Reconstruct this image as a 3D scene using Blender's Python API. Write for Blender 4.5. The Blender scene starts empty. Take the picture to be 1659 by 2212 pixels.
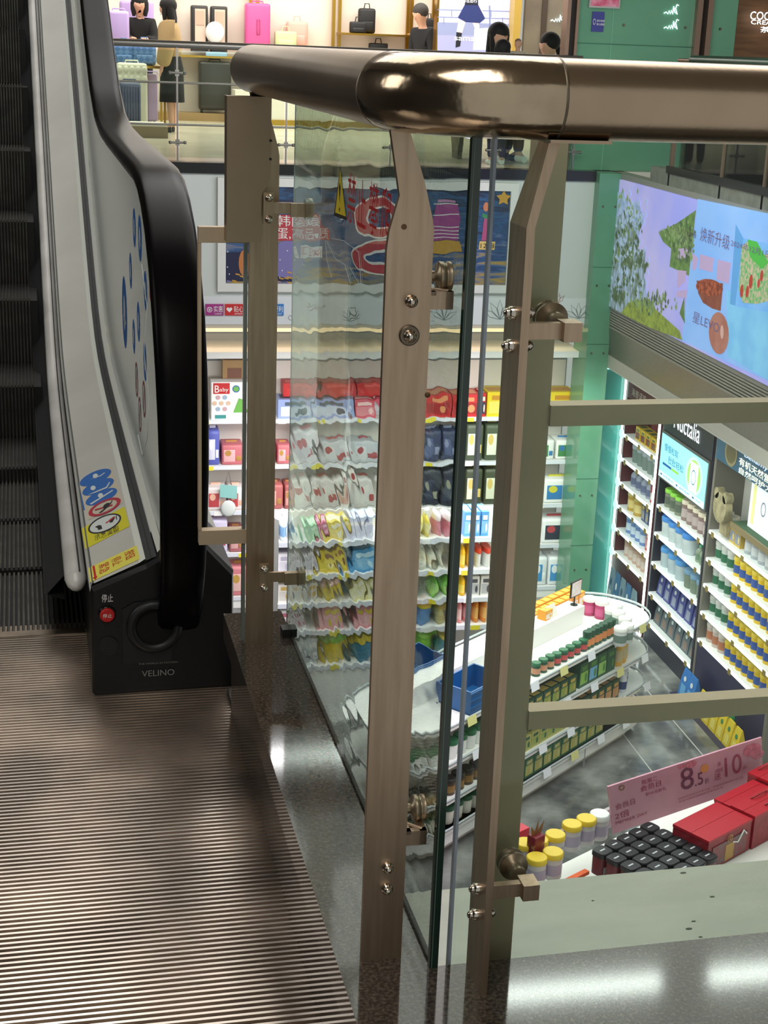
import bpy, math, random
from mathutils import Vector, Matrix
random.seed(7)
R = math.radians
# ---------------------------------------------------------------- camera
FPX, YAW, PITCH, ROLL, EYE = 3200.0, R(11.5), R(17.4), R(2.15), Vector((0, 0, 1.2))
def cam_axes(yaw):
    f = Vector((math.sin(yaw)*math.cos(PITCH), math.cos(yaw)*math.cos(PITCH), -math.sin(PITCH)))
    r0 = Vector((math.cos(yaw), -math.sin(yaw), 0)); u0 = r0.cross(f)
    return f, r0*math.cos(ROLL)+u0*math.sin(ROLL), u0*math.cos(ROLL)-r0*math.sin(ROLL)
cf, cr, cu = cam_axes(YAW)
cam = bpy.data.objects.new('camera', bpy.data.cameras.new('camera'))
bpy.context.scene.collection.objects.link(cam)
cam.matrix_world = Matrix(((cr.x, cu.x, -cf.x, EYE.x), (cr.y, cu.y, -cf.y, EYE.y), (cr.z, cu.z, -cf.z, EYE.z), (0, 0, 0, 1)))
cam.data.sensor_fit = 'HORIZONTAL'; cam.data.sensor_width = 36; cam.data.lens = FPX/1659*36
cam.data.clip_start = .05; cam.data.clip_end = 200
sc = bpy.context.scene; sc.camera = cam
# ---------------------------------------------------------------- look and light
sc.view_settings.view_transform = 'Standard'; sc.view_settings.look = 'None'
sc.view_settings.gamma = 1; sc.view_settings.use_curve_mapping = False
sc.view_settings.exposure = 0.0
w = bpy.data.worlds.new('mall_air'); sc.world = w; w.use_nodes = True
w.node_tree.nodes['Background'].inputs[0].default_value = (.83, .85, .82, 1)
w.node_tree.nodes['Background'].inputs[1].default_value = .55
C = sc.collection
def area(name, loc, size, power, col=(1, 1, 1), rot=(0, 0, 0), spread=180):
    l = bpy.data.lights.new(name, 'AREA'); l.shape = 'RECTANGLE'; l.size, l.size_y = size; l.energy = power; l.color = col
    l.spread = R(spread)
    o = bpy.data.objects.new(name, l); o.location = loc; o.rotation_euler = rot; C.objects.link(o); return o
area('atrium_light', (1.5, 6.5, 4.5), (6, 6), 300, (1, .97, .93))
area('landing_light', (-.6, .2, 3.2), (1.6, 1.6), 44, (1, .93, .86))
area('side_fill_light', (-3.2, 2.6, 2.6), (1.6, 1.2), 22, (1, .97, .93), (0, R(-78), 0))  # fill added from the left to brighten the glass sign and balustrade
area('luggage_shop_light', (3.6, 21.5, 3.4), (9, 5), 620, (1, .95, .86))
area('fascia_light', (3.4, 11.5, 1.4), (4.5, .8), 90, (.97, 1, 1), (R(62), 0, 0))
area('lower_shop_light', (3.3, 13.2, -2.2), (4.4, 3.0), 150, (1, .99, .97))
area('shelf_light', (3.3, 14.9, -2.3), (4.2, .3), 34, (1, .97, .9), (R(28), 0, 0))
area('lower_counter_light', (3.6, 9.6, -1.6), (3.5, 3), 95, (1, .97, .95))

# ---------------------------------------------------------------- frames: three parts of the building stand at slightly different angles
FR = {'far': (0, (0, 0, 0)), 'near': (R(1.8), (0, 0, 0)), 'esc': (R(2.5), (0, 0, 0)),
      'isl': (R(40), (3.51, 10.90, -5)), 'ctr': (R(31), (4.02, 8.30, -5))}
def fw(fr, p):
    a, o = FR[fr]; c, s = math.cos(a), math.sin(a)
    return Vector((p[0]*c-p[1]*s+o[0], p[0]*s+p[1]*c+o[1], p[2]+o[2]))
def wf(fr, p):
    a, o = FR[fr]; c, s = math.cos(a), math.sin(a); x, y = p[0]-o[0], p[1]-o[1]
    return Vector((x*c+y*s, -x*s+y*c, p[2]-o[2]))
def at(px, py, ax, c, fr='far'):
    """the point of the plane ax=c (frame fr) seen at photo pixel (px, py)"""
    d = cf + cr*((px-829.5)/FPX) - cu*((py-1106)/FPX)
    o = wf(fr, EYE); d = wf(fr, EYE+d)-o
    i = 'xyz'.index(ax); t = (c-o[i])/d[i]
    return o+d*t

# ---------------------------------------------------------------- materials
MATS = {}
def lin(h):
    if isinstance(h, str):
        v = [int(h[i:i+2], 16)/255 for i in (0, 2, 4)]
        return tuple(x/12.92 if x <= .04045 else ((x+.055)/1.055)**2.4 for x in v)
    return h
def M(name, col='808080', rough=.5, metal=0, emit=0, noise=None, bump=None, spec=.5, coat=0, col2=None, stretch=(1, 1, 1), ramp=(.35, .65)):
    if name in MATS: return MATS[name]
    m = bpy.data.materials.new(name); m.use_nodes = True; nt = m.node_tree; b = nt.nodes['Principled BSDF']
    c = lin(col)+(1,)
    b.inputs['Base Color'].default_value = c; b.inputs['Roughness'].default_value = rough
    b.inputs['Metallic'].default_value = metal; b.inputs['Specular IOR Level'].default_value = spec
    b.inputs['Coat Weight'].default_value = coat; b.inputs['Coat Roughness'].default_value = .08
    if emit:
        b.inputs['Emission Color'].default_value = c; b.inputs['Emission Strength'].default_value = emit
    if noise or bump:
        tc = nt.nodes.new('ShaderNodeTexCoord'); mp = nt.nodes.new('ShaderNodeMapping'); mp.inputs['Scale'].default_value = stretch
        nt.links.new(tc.outputs['Object'], mp.inputs[0])
    if noise:
        n = nt.nodes.new('ShaderNodeTexNoise'); n.inputs['Scale'].default_value = noise; n.inputs['Detail'].default_value = 6
        r = nt.nodes.new('ShaderNodeValToRGB'); r.color_ramp.elements[0].position = ramp[0]; r.color_ramp.elements[1].position = ramp[1]
        r.color_ramp.elements[0].color = c; r.color_ramp.elements[1].color = lin(col2)+(1,)
        nt.links.new(mp.outputs[0], n.inputs[0]); nt.links.new(n.outputs['Fac'], r.inputs[0]); nt.links.new(r.outputs[0], b.inputs['Base Color'])
        if emit: nt.links.new(r.outputs[0], b.inputs['Emission Color'])
    if bump:
        n2 = nt.nodes.new('ShaderNodeTexNoise'); n2.inputs['Scale'].default_value = bump[0]; n2.inputs['Detail'].default_value = 3
        bp = nt.nodes.new('ShaderNodeBump'); bp.inputs['Strength'].default_value = bump[1]; bp.inputs['Distance'].default_value = .002
        nt.links.new(mp.outputs[0], n2.inputs[0]); nt.links.new(n2.outputs['Fac'], bp.inputs['Height']); nt.links.new(bp.outputs[0], b.inputs['Normal'])
    MATS[name] = m; return m
def glass(name, col, wavy=0, rough=0):
    m = bpy.data.materials.new(name); m.use_nodes = True; nt = m.node_tree; nt.nodes.remove(nt.nodes['Principled BSDF'])
    out = nt.nodes['Material Output']; g = nt.nodes.new('ShaderNodeBsdfGlass'); g.inputs['Color'].default_value = lin(col)+(1,)
    g.inputs['Roughness'].default_value = rough; g.inputs['IOR'].default_value = 1.5
    nt.links.new(g.outputs[0], out.inputs[0])
    if wavy:
        tc = nt.nodes.new('ShaderNodeTexCoord'); mp = nt.nodes.new('ShaderNodeMapping'); mp.inputs['Scale'].default_value = (1, 1.2, 4.2)
        n = nt.nodes.new('ShaderNodeTexNoise'); n.inputs['Scale'].default_value = 4.5; n.inputs['Detail'].default_value = 1
        bp = nt.nodes.new('ShaderNodeBump'); bp.inputs['Strength'].default_value = 1; bp.inputs['Distance'].default_value = wavy
        nt.links.new(tc.outputs['Object'], mp.inputs[0]); nt.links.new(mp.outputs[0], n.inputs[0])
        nt.links.new(n.outputs['Fac'], bp.inputs['Height']); nt.links.new(bp.outputs[0], g.inputs['Normal'])
    return m
def thin_glass(name, tint, refl=.08):
    m = bpy.data.materials.new(name); m.use_nodes = True; nt = m.node_tree; nt.nodes.remove(nt.nodes['Principled BSDF'])
    out = nt.nodes['Material Output']; t = nt.nodes.new('ShaderNodeBsdfTransparent'); t.inputs[0].default_value = lin(tint)+(1,)
    g = nt.nodes.new('ShaderNodeBsdfGlossy'); g.inputs['Roughness'].default_value = .02
    lw = nt.nodes.new('ShaderNodeFresnel'); lw.inputs[0].default_value = 1.35
    mx = nt.nodes.new('ShaderNodeMixShader'); nt.links.new(lw.outputs[0], mx.inputs[0]); nt.links.new(t.outputs[0], mx.inputs[1]); nt.links.new(g.outputs[0], mx.inputs[2])
    nt.links.new(mx.outputs[0], out.inputs[0]); return m

# ---------------------------------------------------------------- text to outline meshes
TXT = {}
def text_mesh(s):
    if s in TXT: return TXT[s]
    cu_ = bpy.data.curves.new('t', 'FONT'); cu_.body = s; cu_.size = 1; cu_.resolution_u = 3
    o = bpy.data.objects.new('t', cu_); C.objects.link(o)
    me = bpy.data.meshes.new_from_object(o.evaluated_get(bpy.context.evaluated_depsgraph_get()))
    vs = [tuple(v.co) for v in me.vertices]; fs = [tuple(p.vertices) for p in me.polygons]
    bpy.data.objects.remove(o); bpy.data.curves.remove(cu_); bpy.data.meshes.remove(me)
    if vs:
        x0 = min(v[0] for v in vs); x1 = max(v[0] for v in vs); y0 = min(v[1] for v in vs); y1 = max(v[1] for v in vs)
        vs = [((v[0]-x0)/max(x1-x0, 1e-6), (v[1]-y0)/max(y1-y0, 1e-6)) for v in vs]
    TXT[s] = (vs, fs); return TXT[s]

# ---------------------------------------------------------------- mesh builder
class MB:
    def __init__(s): s.v = []; s.f = []; s.m = []; s.sm = []; s.mats = []
    def mi(s, m):
        if m not in s.mats: s.mats.append(m)
        return s.mats.index(m)
    def add(s, vs, fs, m, smooth=False):
        k = len(s.v); i = s.mi(m); s.v += [tuple(p) for p in vs]
        for f in fs: s.f.append(tuple(a+k for a in f)); s.m.append(i); s.sm.append(smooth)
        return s
    def box(s, a, b, m, bev=0):
        x0, y0, z0 = [min(p, q) for p, q in zip(a, b)]; x1, y1, z1 = [max(p, q) for p, q in zip(a, b)]
        if not bev:
            vs = [(x0,y0,z0),(x1,y0,z0),(x1,y1,z0),(x0,y1,z0),(x0,y0,z1),(x1,y0,z1),(x1,y1,z1),(x0,y1,z1)]
            return s.add(vs, [(0,3,2,1),(4,5,6,7),(0,1,5,4),(1,2,6,5),(2,3,7,6),(3,0,4,7)], m)
        import bmesh
        bm = bmesh.new(); bmesh.ops.create_cube(bm, size=1)
        for v in bm.verts: v.co = Vector(((x0+x1)/2+v.co.x*(x1-x0), (y0+y1)/2+v.co.y*(y1-y0), (z0+z1)/2+v.co.z*(z1-z0)))
        bmesh.ops.bevel(bm, geom=bm.edges[:], offset=bev, segments=2, affect='EDGES', profile=.6)
        bm.verts.index_update(); s.add([v.co[:] for v in bm.verts], [[v.index for v in f.verts] for f in bm.faces], m, True); bm.free(); return s
    def quad(s, pts, m): return s.add(pts, [tuple(range(len(pts)))], m)
    def prism(s, poly, axis, a, b, m, smooth=False):
        """poly in the two other axes (cyclic order), extruded along axis from a to b"""
        def P(p, t): return {'x': (t, p[0], p[1]), 'y': (p[0], t, p[1]), 'z': (p[0], p[1], t)}[axis]
        n = len(poly); vs = [P(p, a) for p in poly]+[P(p, b) for p in poly]
        s.add(vs, [tuple(range(n))[::-1], tuple(range(n, 2*n))], m)
        return s.add(vs, [(i, (i+1) % n, n+(i+1) % n, n+i) for i in range(n)], m, smooth)
    def lathe(s, c, prof, n, m, axis='z', cap=True):
        vs = []; fs = []
        for r, h in prof:
            for i in range(n):
                a = 2*math.pi*i/n; x, y = r*math.cos(a), r*math.sin(a)
                vs.append({'z': (c[0]+x, c[1]+y, c[2]+h), 'y': (c[0]+x, c[1]+h, c[2]+y), 'x': (c[0]+h, c[1]+x, c[2]+y)}[axis])
        for k in range(len(prof)-1):
            for i in range(n): fs.append((k*n+i, k*n+(i+1) % n, (k+1)*n+(i+1) % n, (k+1)*n+i))
        s.add(vs, fs, m, True)
        if cap:
            k = len(prof)-1; s.add(vs[:n], [tuple(range(n))[::-1]], m); s.add(vs[k*n:], [tuple(range(n))], m)
        return s
    def tube(s, pts, rad, m, n=12, cap=True, flat=None):
        pts = [Vector(p) for p in pts]; rs = rad if isinstance(rad, (list, tuple)) else [rad]*len(pts); vs = []
        up = Vector((0, 0, 1)); prev = None
        for i, p in enumerate(pts):
            t = (pts[min(i+1, len(pts)-1)]-pts[max(i-1, 0)]).normalized()
            if prev is None:
                a = t.cross(up)
                if a.length < .05: a = t.cross(Vector((0, 1, 0)))
            else: a = prev-t*prev.dot(t)
            a.normalize(); b = t.cross(a).normalized(); prev = a
            for k in range(n):
                an = 2*math.pi*k/n
                if flat: q = a*math.cos(an)*rs[i]*flat[0]+b*math.sin(an)*rs[i]*flat[1]
                else: q = (a*math.cos(an)+b*math.sin(an))*rs[i]
                vs.append(p+q)
        fs = [(i*n+k, i*n+(k+1) % n, (i+1)*n+(k+1) % n, (i+1)*n+k) for i in range(len(pts)-1) for k in range(n)]
        s.add(vs, fs, m, True)
        if cap: s.add(vs[:n], [tuple(range(n))[::-1]], m); s.add(vs[-n:], [tuple(range(n))], m)
        return s
    def ball(s, c, r, m, n=12, k=8):
        rr = r if isinstance(r, (list, tuple)) else (r, r, r); vs = [(c[0], c[1], c[2]-rr[2])]; fs = []
        for j in range(1, k):
            t = math.pi*j/k
            for i in range(n):
                a = 2*math.pi*i/n; vs.append((c[0]+rr[0]*math.sin(t)*math.cos(a), c[1]+rr[1]*math.sin(t)*math.sin(a), c[2]-rr[2]*math.cos(t)))
        vs.append((c[0], c[1], c[2]+rr[2])); L = len(vs)-1
        for i in range(n):
            fs.append((0, 1+(i+1) % n, 1+i)); fs.append((L, L-n+i, L-n+(i+1) % n))
            for j in range(k-2): fs.append((1+j*n+i, 1+j*n+(i+1) % n, 1+(j+1)*n+(i+1) % n, 1+(j+1)*n+i))
        return s.add(vs, fs, m, True)
    def text(s, t, o, xd, yd, w, h, m):
        """lettering t in the box with corner o, width w along xd and height h along yd"""
        vs, fs = text_mesh(t); o, xd, yd = Vector(o), Vector(xd).normalized(), Vector(yd).normalized()
        return s.add([o+xd*(v[0]*w)+yd*(v[1]*h) for v in vs], fs, m)
    def pxpoly(s, pts, ax, c, m, fr='far', thick=0):
        P = [at(x, y, ax, c, fr) for x, y in pts]
        return s.add(P, [tuple(range(len(P)))], m)
    def disc(s, o, xd, yd, rx, ry, m, n=20, inner=0):
        o, xd, yd = Vector(o), Vector(xd).normalized(), Vector(yd).normalized()
        ring = lambda q: [o+xd*(math.cos(2*math.pi*i/n)*rx*q)+yd*(math.sin(2*math.pi*i/n)*ry*q) for i in range(n)]
        if not inner: return s.add(ring(1), [tuple(range(n))], m)
        return s.add(ring(1)+ring(inner), [(i, (i+1) % n, n+(i+1) % n, n+i) for i in range(n)], m)
    def build(s, name, parent=None, fr='far', label=None, cat=None, group=None, kind=None, origin=None):
        me = bpy.data.meshes.new(name)
        if parent is not None: fr = parent['_fr']; og = Vector(parent['_og'])
        elif origin is not None: og = Vector(origin)
        else:
            xs, ys, zs = zip(*s.v); og = Vector(((min(xs)+max(xs))/2, (min(ys)+max(ys))/2, min(zs)))
        me.from_pydata([tuple(Vector(p)-og) for p in s.v], [], s.f)
        for m in s.mats: me.materials.append(m)
        me.polygons.foreach_set('material_index', s.m); me.polygons.foreach_set('use_smooth', s.sm); me.update()
        o = bpy.data.objects.new(name, me); C.objects.link(o); o['_fr'] = fr; o['_og'] = tuple(og)
        if parent is not None: o.parent = parent
        else: o.location = fw(fr, og); o.rotation_euler.z = FR[fr][0]
        return tag(o, label, cat, group, kind)
def tag(o, label=None, cat=None, group=None, kind=None):
    for k, v in (('label', label), ('category', cat), ('group', group), ('kind', kind)):
        if v: o[k] = v
    return o
def thing(name, label, cat, og, fr='far', group=None, kind=None):
    o = bpy.data.objects.new(name, None); C.objects.link(o); o.empty_display_size = .1
    o['_fr'] = fr; o['_og'] = tuple(og); o.location = fw(fr, og); o.rotation_euler.z = FR[fr][0]
    return tag(o, label, cat, group, kind)
def struct(name, mb, fr='far'): return mb.build(name, fr=fr, kind='structure')
KIDS = {}
def dup(o, fr, p, rz=0, label=None, group=None, sc_=None):
    """copy a thing with copies of its parts"""
    r = o.copy(); C.objects.link(r); r.location = fw(fr, p); r.rotation_euler.z = FR[fr][0]+rz
    if sc_: r.scale = sc_
    if label: r['label'] = label
    if group: r['group'] = group
    for ch in o.children:
        c = ch.copy(); C.objects.link(c); c.parent = r
        for g in ch.children:
            d = g.copy(); C.objects.link(d); d.parent = c
    return r
USED = set()
def place(o, fr, p, rz=0, label=None, group=None, sc_=None):
    """the first time moves the built thing itself, then copies it"""
    if o.name in USED: return dup(o, fr, p, rz, label, group, sc_)
    USED.add(o.name); o.location = fw(fr, p); o.rotation_euler.z = FR[fr][0]+rz
    if sc_: o.scale = sc_
    return tag(o, label, None, group)
X_, Y_, Z_ = (1, 0, 0), (0, 1, 0), (0, 0, 1)

# ---------------------------------------------------------------- shared materials
steel = M('brushed_steel', 'bca68f', .40, 1, noise=9, col2='ad9780', stretch=(14, 14, 1), bump=(300, .06))
steel_rail = M('rail_steel', 'bfa990', .27, 1, noise=6, col2='b09b83', stretch=(1, 1, 1), bump=(160, .05))
steel_dull = M('dull_steel', '94887a', .48, 1, noise=12, col2='5f5648')
steel_pol = M('polished_steel', 'c9c0b2', .12, 1)
steel_elbow = M('elbow_steel', 'c2ae94', .16, 1, noise=14, col2='a8977f', bump=(28, .55))
granite = M('granite', '2b2622', .07, noise=210, col2='64594f', ramp=(.42, .80))
gasket = M('black_rubber', '101011', .55)
white_p = M('white_paint', 'e9eae6', .5); white_s = M('white_satin', 'f2f2f0', .35); white_w = M('white_warm', 'ece6db', .5)
black_p = M('black_plastic', '0e0e11', .33, bump=(500, .1)); black_g = M('black_gloss', '0b0a0b', .16)
gold = M('brushed_gold', 'b8913f', .3, 1); navy = M('navy', '1b1d38', .4); red = M('signal_red', 'c01a1f', .45)
yellow = M('yellow', 'e8d22a', .5); blue = M('sign_blue', '2466b4', .5); skin_m = M('skin', 'd8a68c', .55)
hair_m = M('black_hair', '120f10', .75); txt_w = M('print_white', 'f4f4f2', .5); txt_k = M('print_black', '1c1c1e', .5); txt_r = M('print_red', 'c4181d', .45)
pane_green = thin_glass('clear_glass', 'f0f6f1'); pane_wavy = glass('wavy_glass', 'eef5f0', .00042)
edge_green = M('glass_edge', '0c2a20', .15, spec=.8); edge_pale = M('glass_edge_pale', '9aa6b4', .2)
green_glass = M('green_back_glass', '5f9878', .14, noise=1.4, col2='68a282'); teal_glass = M('teal_back_glass', '4fa39a', .1, coat=.5)
# ================================================================ OUR LANDING (near frame)
N = 'near'
# floor with its ribbed plates
mb = MB(); rib = M('rib_alloy', 'ece0d4', .28, 1, noise=5, col2='c4bab0', stretch=(1, 1, 1)); groove = M('rib_groove', '191715', .6)
y = .95; pitch = .0118
while y < 2.99:
    if True:
        mb.prism([(y, -.006), (y+.0008, 0), (y+.0055, 0), (y+.0063, -.006)], 'x', -1.1, .334, rib)
    y += pitch
mb.box((-1.1, .95, -.03), (.334, 3.0, -.006), groove); mb.box((.03, 3.0, -.05), (.24, 3.7, -.012), gasket)
struct('floor', mb, N)
mb = MB(); mb.box((.334, 1.6, -.03), (.346, 2.68, .006), gasket); mb.box((.322, .95, -.03), (.334, 2.62, .010), M('dark_trim', '33302d', .4, .6))
struct('trim_1', mb, N)
# granite kerb, an L
mb = MB()
mb.prism([(.303, 1.02), (4.0, 1.02), (4.0, 1.405), (.412, 1.405), (.410, 2.53), (.303, 2.53)], 'z', .15, .20, granite)
mb.prism([(.318, 1.02), (4.0, 1.02), (4.0, 1.398), (.404, 1.398), (.402, 2.53), (.318, 2.53)], 'z', -.02, .15, granite); mb.box((.335, 2.53, -.1), (.41, 3.0, .0), gasket)
struct('trim_2', mb, N)
mb = MB(); mb.box((.408, 1.42, .196), (.418, 2.46, .204), gasket); mb.box((.392, 2.40, .2), (.425, 2.425, .215), gasket)
struct('trim_3', mb, N)
# painted slab edge beyond the kerb and the slab under the landing
ledge = M('ledge_paint', 'd2d5c6', .34, noise=7, col2='c6c9ba', stretch=(1, 3, 1), spec=.6)
mb = MB(); mb.box((.42, 1.40, -.35), (4.2, 1.872, 0), ledge)
for k in range(26):
    sx, sy = random.uniform(.45, 1.2), random.uniform(1.55, 1.86); l = random.uniform(.002, .006)
    mb.disc((sx, sy, .0006), X_, Y_, l, l*.4, M('scuff', '6d7064', .8), 7)
struct('trim_4', mb, N)
mb = MB(); mb.box((-1.1, .5, -.35), (.33, 2.5, -.031), M('slab', '55524e', .8)); struct('trim_5', mb, N)

# handrail
rz = 1.160; rr = .0368
t = thing('handrail', 'thick brushed steel handrail bending at the corner above the glass barrier', 'handrail', (.5, 1.36, rz), N)
mb = MB(); mb.tube([(.338, 2.452, rz), (.338, 2.2, rz), (.338, 1.455, rz)], rr, steel_rail, 40); mb.build('straight_tube', t)
mb = MB(); mb.tube([(.47, 1.355, rz), (1.2, 1.355, rz), (3.4, 1.355, rz)], rr, steel_rail, 40); mb.build('straight_tube', t)
mb = MB(); pts = [(.338, 1.455, rz)]+[(.438-.1*math.cos(R(a)), 1.455-.1*math.sin(R(a)), rz) for a in range(6, 91, 6)]+[(.455, 1.355, rz), (.47, 1.355, rz)]
mb.tube(pts, rr*1.012, steel_elbow, 40); mb.build('elbow', t, label='polished mottled steel elbow')
mb = MB(); prof = [(rr*math.cos(R(a)), .03*math.sin(R(a))) for a in range(0, 90, 12)]+[(.001, .03)]
mb.lathe((.338, 2.452, rz), prof, 40, steel_rail, 'y', cap=False); mb.build('end_cap', t)
for p, ax in (((.338, 1.457, rz), 'y'), ((.468, 1.355, rz), 'x')):
    mb = MB(); mb.lathe(p, [(rr, -.002), (rr*1.02, -.001), (rr*1.02, .001), (rr, .002)], 40, steel_dull, ax, cap=False); mb.build('weld_seam', t)
mb = MB(); mb.box((.46, 1.335, 1.1215), (.52, 1.375, 1.1245), steel_rail); mb.build('saddle_plate', t)

def domenut(mb, p, d, r=.0062, wash=0):
    """cap nut whose axis runs along d ('x' or 'y', with sign)"""
    ax, s = d[0], (1 if d[1] == '+' else -1)
    prof = [(r*1.05, 0), (r*1.05, .006*s), (r*.8, .0066*s)]+[(r*.82*math.cos(R(a)), (.0066+r*.9*math.sin(R(a)))*s) for a in range(10, 90, 16)]+[(.0002, (.0066+r*.9)*s)]
    mb.lathe(p, prof, 14, steel_pol, ax)
    if wash: mb.lathe(p, [(wash, 0), (wash, .002*s), (wash*.9, .003*s)], 24, steel_dull, ax)

def flat_post(label, og, xc, y0, y1, mir=1):
    t = thing('railing_post', label, 'railing post', og, N)
    # outline across the post, foot to weld under the rail
    P = [(-.0235, .2), (.0235, .2), (.0235, 1.03), (.0215, 1.042), (.0125, 1.075), (-.006, 1.128), (-.0245, 1.128), (-.0125, 1.063), (-.0215, 1.028), (-.0235, 1.01)]
    P = [(xc+mir*a, b) for a, b in P]
    if mir < 0: P = P[::-1]
    mb = MB(); mb.prism(P, 'y', y0, y1, steel); mb.build('flat_bar', t)
    return t
# corner-side post on the left run
t = flat_post('flat steel post with tapered top in the middle, carrying two brackets', (.354, 1.434, .2), .354, 1.428, 1.436)
for z, w_ in ((.9605, 0), (.9255, .0105), (.3215, 0), (.2945, 0)):
    mb = MB(); domenut(mb, (.3565, 1.428, z), 'y-', wash=w_); mb.build('cap_nut', t)
mb = MB(); mb.lathe((.347, 1.4278, 1.033), [(.0028, 0), (.0028, -.0004)], 12, M('rust', '5a4228', .8), 'y'); mb.build('rust_spot', t)
mb = MB(); mb.lathe((.3785, 1.4285, .864), [(.002, 0), (.003, -.0012), (.001, -.002)], 8, M('rust'), 'y'); mb.build('rust_spot', t)
def u_bracket(t, x0, y, z, s=1):
    mb = MB()
    mb.box((x0, y-.004, z-.012), (x0+.024, y+.004, z+.006), steel); mb.box((x0+.016, y-.004, z-.012), (x0+.024, y+.024, z+.006), steel)
    mb.box((x0, y-.004, z+.002), (x0+.006, y+.026, z+.006), steel); mb.tube([(x0, y+.02, z+.004), (x0+.02, y+.001, z+.004)], .0035, steel, 8)
    mb.build('bracket', t)
    mb = MB(); mb.lathe((x0+.014, y+.03, z+.016), [(.006, -.006), (.006, 0), (.0145, .001), (.0155, .003), (.0155, .007), (.0135, .008), (.0135, .010), (.0155, .011), (.0155, .0165)], 28, M('standoff_steel', 'a3967e', .38, .8), 'x'); mb.build('glass_disc', t)
u_bracket(t, .3775, 1.434, .963); u_bracket(t, .3775, 1.434, .356)
# far post of the left run with its sheet cover
t = flat_post('flat steel post beside the escalator with a sheet steel box cover at its top', (.347, 2.38, .2), .3475, 2.378, 2.386)
mb = MB(); mb.prism([(.2835, .8995), (.3375, .8995), (.3385, .972), (.352, 1.0), (.3525, 1.121), (.2835, 1.121)], 'y', 2.345, 2.376, M('cover_steel', 'a8957f', .42, 1, noise=4, col2='9a8772')); mb.build('box_cover', t)
mb = MB(); mb.prism([(.323, 1.1215), (.345, 1.1215), (.341, 1.128), (.325, 1.128)], 'y', 2.36, 2.378, M('weld', '2b2622', .7, .5)); mb.build('weld', t)
for z in (1.056, 1.028): mb = MB(); mb.lathe((.3515, 2.3765, z), [(.0022, 0), (.0022, -.0335)], 10, gasket, 'y'); mb.build('rivet', t)
for z in (.953, .337):
    mb = MB(); mb.box((.3405, 2.338, z-.0245), (.3565, 2.3435, z+.0245), steel)
    mb.box((.3565, 2.338, z-.008), (.386, 2.3435, z+.009), steel); mb.box((.383, 2.332, z-.0125), (.4075, 2.344, z+.0085), steel)
    mb.build('bracket', t)
    for dz in (.0165, -.0165): mb = MB(); domenut(mb, (.3485, 2.338, z+dz), 'y-', .0058); mb.build('cap_nut', t)
    mb = MB(); mb.lathe((.4075, 2.338, z), [(.0135, 0), (.0165, .001), (.0165, .006), (.014, .007), (.014, .009), (.0165, .010), (.0165, .016), (.014, .0175)], 28, M('standoff_steel'), 'x'); mb.build('glass_disc', t)
# post of the right run, seen edge-on, its top leaning under the rail
t = thing('railing_post', 'narrow steel post seen edge on with bent top under the right run of the handrail', 'railing post', (.452, 1.375, .2), N)
mb = MB(); vs = []
for z, xa, xb, ya, yb in ((.2, .447, .4555, 1.343, 1.398), (1.02, .4465, .455, 1.347, 1.40), (1.042, .447, .4555, 1.350, 1.402), (1.126, .4655, .4765, 1.352, 1.381)):
    vs += [(xa, ya, z), (xb, ya, z), (xb, yb, z), (xa, yb, z)]
fs = [(3, 2, 1, 0), (12, 13, 14, 15)]+[(4*k+i, 4*k+(i+1) % 4, 4*k+4+(i+1) % 4, 4*k+4+i) for k in range(3) for i in range(4)]
mb.add(vs, fs, steel); mb.build('flat_bar', t)
for z in (.9585, .926, .3205, .288):
    for d, x in (('x-', .447), ('x+', .4555)): mb = MB(); domenut(mb, (x, 1.368, z), d, .0062); mb.build('cap_nut', t)
for z in (.9425, .3195):
    mb = MB(); mb.box((.4555, 1.360, z-.009), (.495, 1.369, z+.007), steel); mb.box((.493, 1.352, z-.0105), (.5115, 1.376, z+.0085), steel)
    mb.build('bracket', t)
    mb = MB(); mb.lathe((.497, 1.399, z+.004), [(.009, -.016), (.009, 0), (.0165, .001), (.0165, .007), (.0145, .008), (.0145, .010), (.0165, .011), (.0165, .016)], 28, M('standoff_steel'), 'y'); mb.build('glass_disc', t)
# square frame behind the glass of the right run
t = thing('guard_frame', 'wide flat steel upright with two horizontal bars behind the right glass', 'railing', (.505, 1.45, .1), N)
mb = MB(); mb.box((.4845, 1.444, .0), (.5165, 1.468, 1.124), M('frame_steel', 'cbb79c', .5, .35, noise=5, col2='baa78d')); mb.build('upright', t)
for z in (.836, .484): mb = MB(); mb.box((.5165, 1.440, z-.0112), (3.2, 1.463, z+.0112), M('frame_steel')); mb.build('bar', t)
# frame between the left post and the escalator
t = thing('guard_frame', 'short steel frame closing the gap between left post and escalator', 'railing', (.28, 2.39, .2), N)
for z in (.905, .396): mb = MB(); mb.box((.244, 2.386, z-.0125), (.324, 2.405, z+.0125), M('frame_steel')); mb.build('bar', t)
mb = MB(); mb.box((.2435, 2.386, .41), (.2485, 2.405, .892), M('frame_steel')); mb.build('upright', t)
mb = MB(); mb.box((.3175, 2.389, .205), (.3235, 2.399, .892), M('edge_glass_strip', '77807c', .2, .3)); mb.build('edge_strip', t)
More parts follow.
